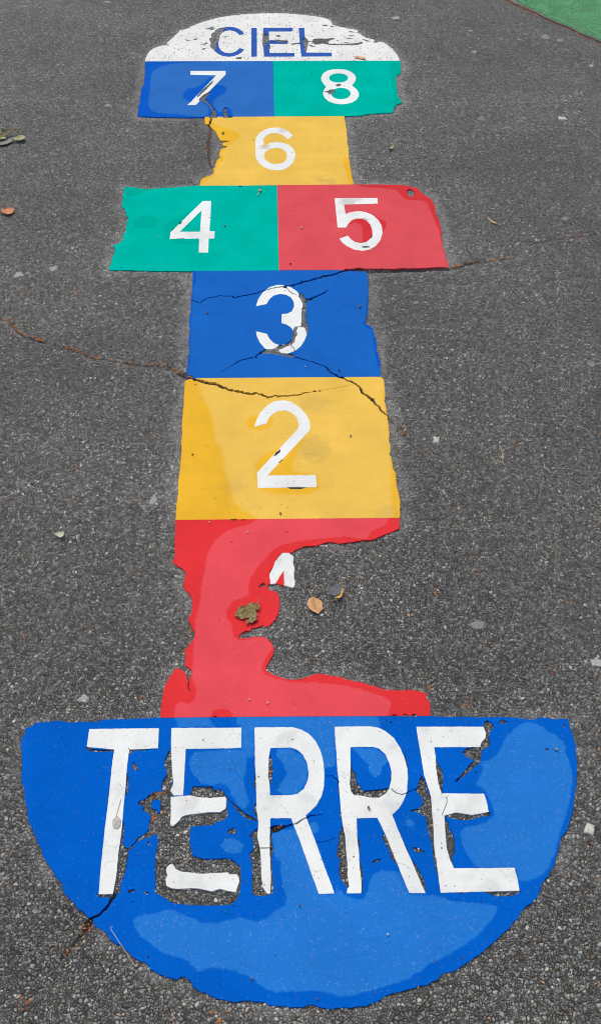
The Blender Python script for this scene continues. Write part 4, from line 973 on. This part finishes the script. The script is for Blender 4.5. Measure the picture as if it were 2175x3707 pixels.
for i, (x, y, r_, m, lab) in enumerate([(1269, 1578, 5.5, ST_G, 'grey pebble on yellow square 2, right of its numeral'), (698, 1646, 4.5, ST_K, 'black speck of grit near the left edge of yellow square 2'), (1015, 1860, 5.5, ST_B, 'brown pebble near the bottom edge of yellow square 2'),
        (751, 1133, 5.5, ST_B, 'brownish pebble at the left of blue square 3'), (1303, 1112, 6, ST_B, 'reddish brown pebble near the right edge of blue square 3'), (1104, 1328, 4, ST_W, 'white pebble low on blue square 3'), (1227, 1341, 4.5, ST_K, 'dark crumb beside the crack near the foot of blue square 3'),
        (758, 1892, 4.5, ST_W, 'white grit near the top left of red square 1'), (896, 1928, 4.5, ST_W, 'pale pebble near the top of red square 1, right of the other'), (1403, 3384, 6, ST_W, 'cream pebble on the faded lower part of the half disc'),
        (912, 3544, 6, ST_B, 'brown pebble near the lower edge of the half disc'), (1085, 3277, 5, ST_B, 'brown grit on the half disc below the first R'), (1514, 3074, 6, ST_W, 'white pebble lying in a small chip right of the second R'),
        (902, 2533, 5, ST_W, 'white grit low on the pale part of red square 1, left of the other'), (968, 2545, 5, ST_W, 'white grit low on the pale part of red square 1, right of the other'), (1091, 825, 5, ST_W, 'pale grit on red square 5, left of its numeral'),
        (1051, 956, 4.5, ST_K, 'dark grit in the bottom left corner of red square 5'), (2012, 2714, 8, ST_G, 'pale grey grit on the faded right part of the half disc'), (1148, 3617, 5, ST_B, 'brown grit at the very bottom of the half disc'), (814, 818, 5, ST_B, 'brown crumb right of the numeral on green square 4'), (575, 858, 3.5, ST_W, 'white crumb left of the numeral on green square 4')]):
    single('pebble', pebble(x, y, r_, i * 1.7), m, lab, 'pebble', PB, True)

# ------------------------------------------------------------------ light, sky, camera
w = bpy.data.worlds.new('World'); scene.world = w; w.use_nodes = True
nt = w.node_tree; nt.nodes.clear()
sky = nt.nodes.new('ShaderNodeTexSky'); sky.sky_type = 'NISHITA'; sky.sun_disc = False
EL, AZ = math.radians(64), math.radians(-30)
sky.sun_elevation = EL; sky.sun_rotation = AZ; sky.air_density = 1.0; sky.dust_density = 4.0; sky.ozone_density = 1.0
bg = nt.nodes.new('ShaderNodeBackground'); bg.inputs[1].default_value = 0.12
wo = nt.nodes.new('ShaderNodeOutputWorld')
nt.links.new(sky.outputs[0], bg.inputs[0]); nt.links.new(bg.outputs[0], wo.inputs[0])
ld = bpy.data.lights.new('sun', 'SUN'); ld.energy = 1.55; ld.angle = math.radians(60); ld.color = (1.0, 0.925, 0.79)
lo = bpy.data.objects.new('sun', ld); COL.objects.link(lo)
d = Vector((math.sin(AZ) * math.cos(EL), math.cos(AZ) * math.cos(EL), math.sin(EL)))
lo.rotation_euler = (-d).to_track_quat('-Z', 'Y').to_euler(); lo.location = d * 6

cam = bpy.data.cameras.new('camera'); cam.sensor_fit = 'VERTICAL'; cam.sensor_height = 36.0; cam.lens = F / 3707 * 36.0
cam.clip_start = 0.05; cam.clip_end = 2000
co_ = bpy.data.objects.new('camera', cam); COL.objects.link(co_)
co_.location = (0, 0, H); co_.rotation_euler = (math.pi / 2 - TH, 0, 0)
scene.camera = co_
scene.view_settings.view_transform = 'Standard'; scene.view_settings.look = 'None'
scene.view_settings.gamma = 1.0; scene.view_settings.exposure = 0.0
scene.cycles.max_bounces = 6
scene.cycles.pixel_filter_type = 'BLACKMAN_HARRIS'; scene.cycles.filter_width = 1.0
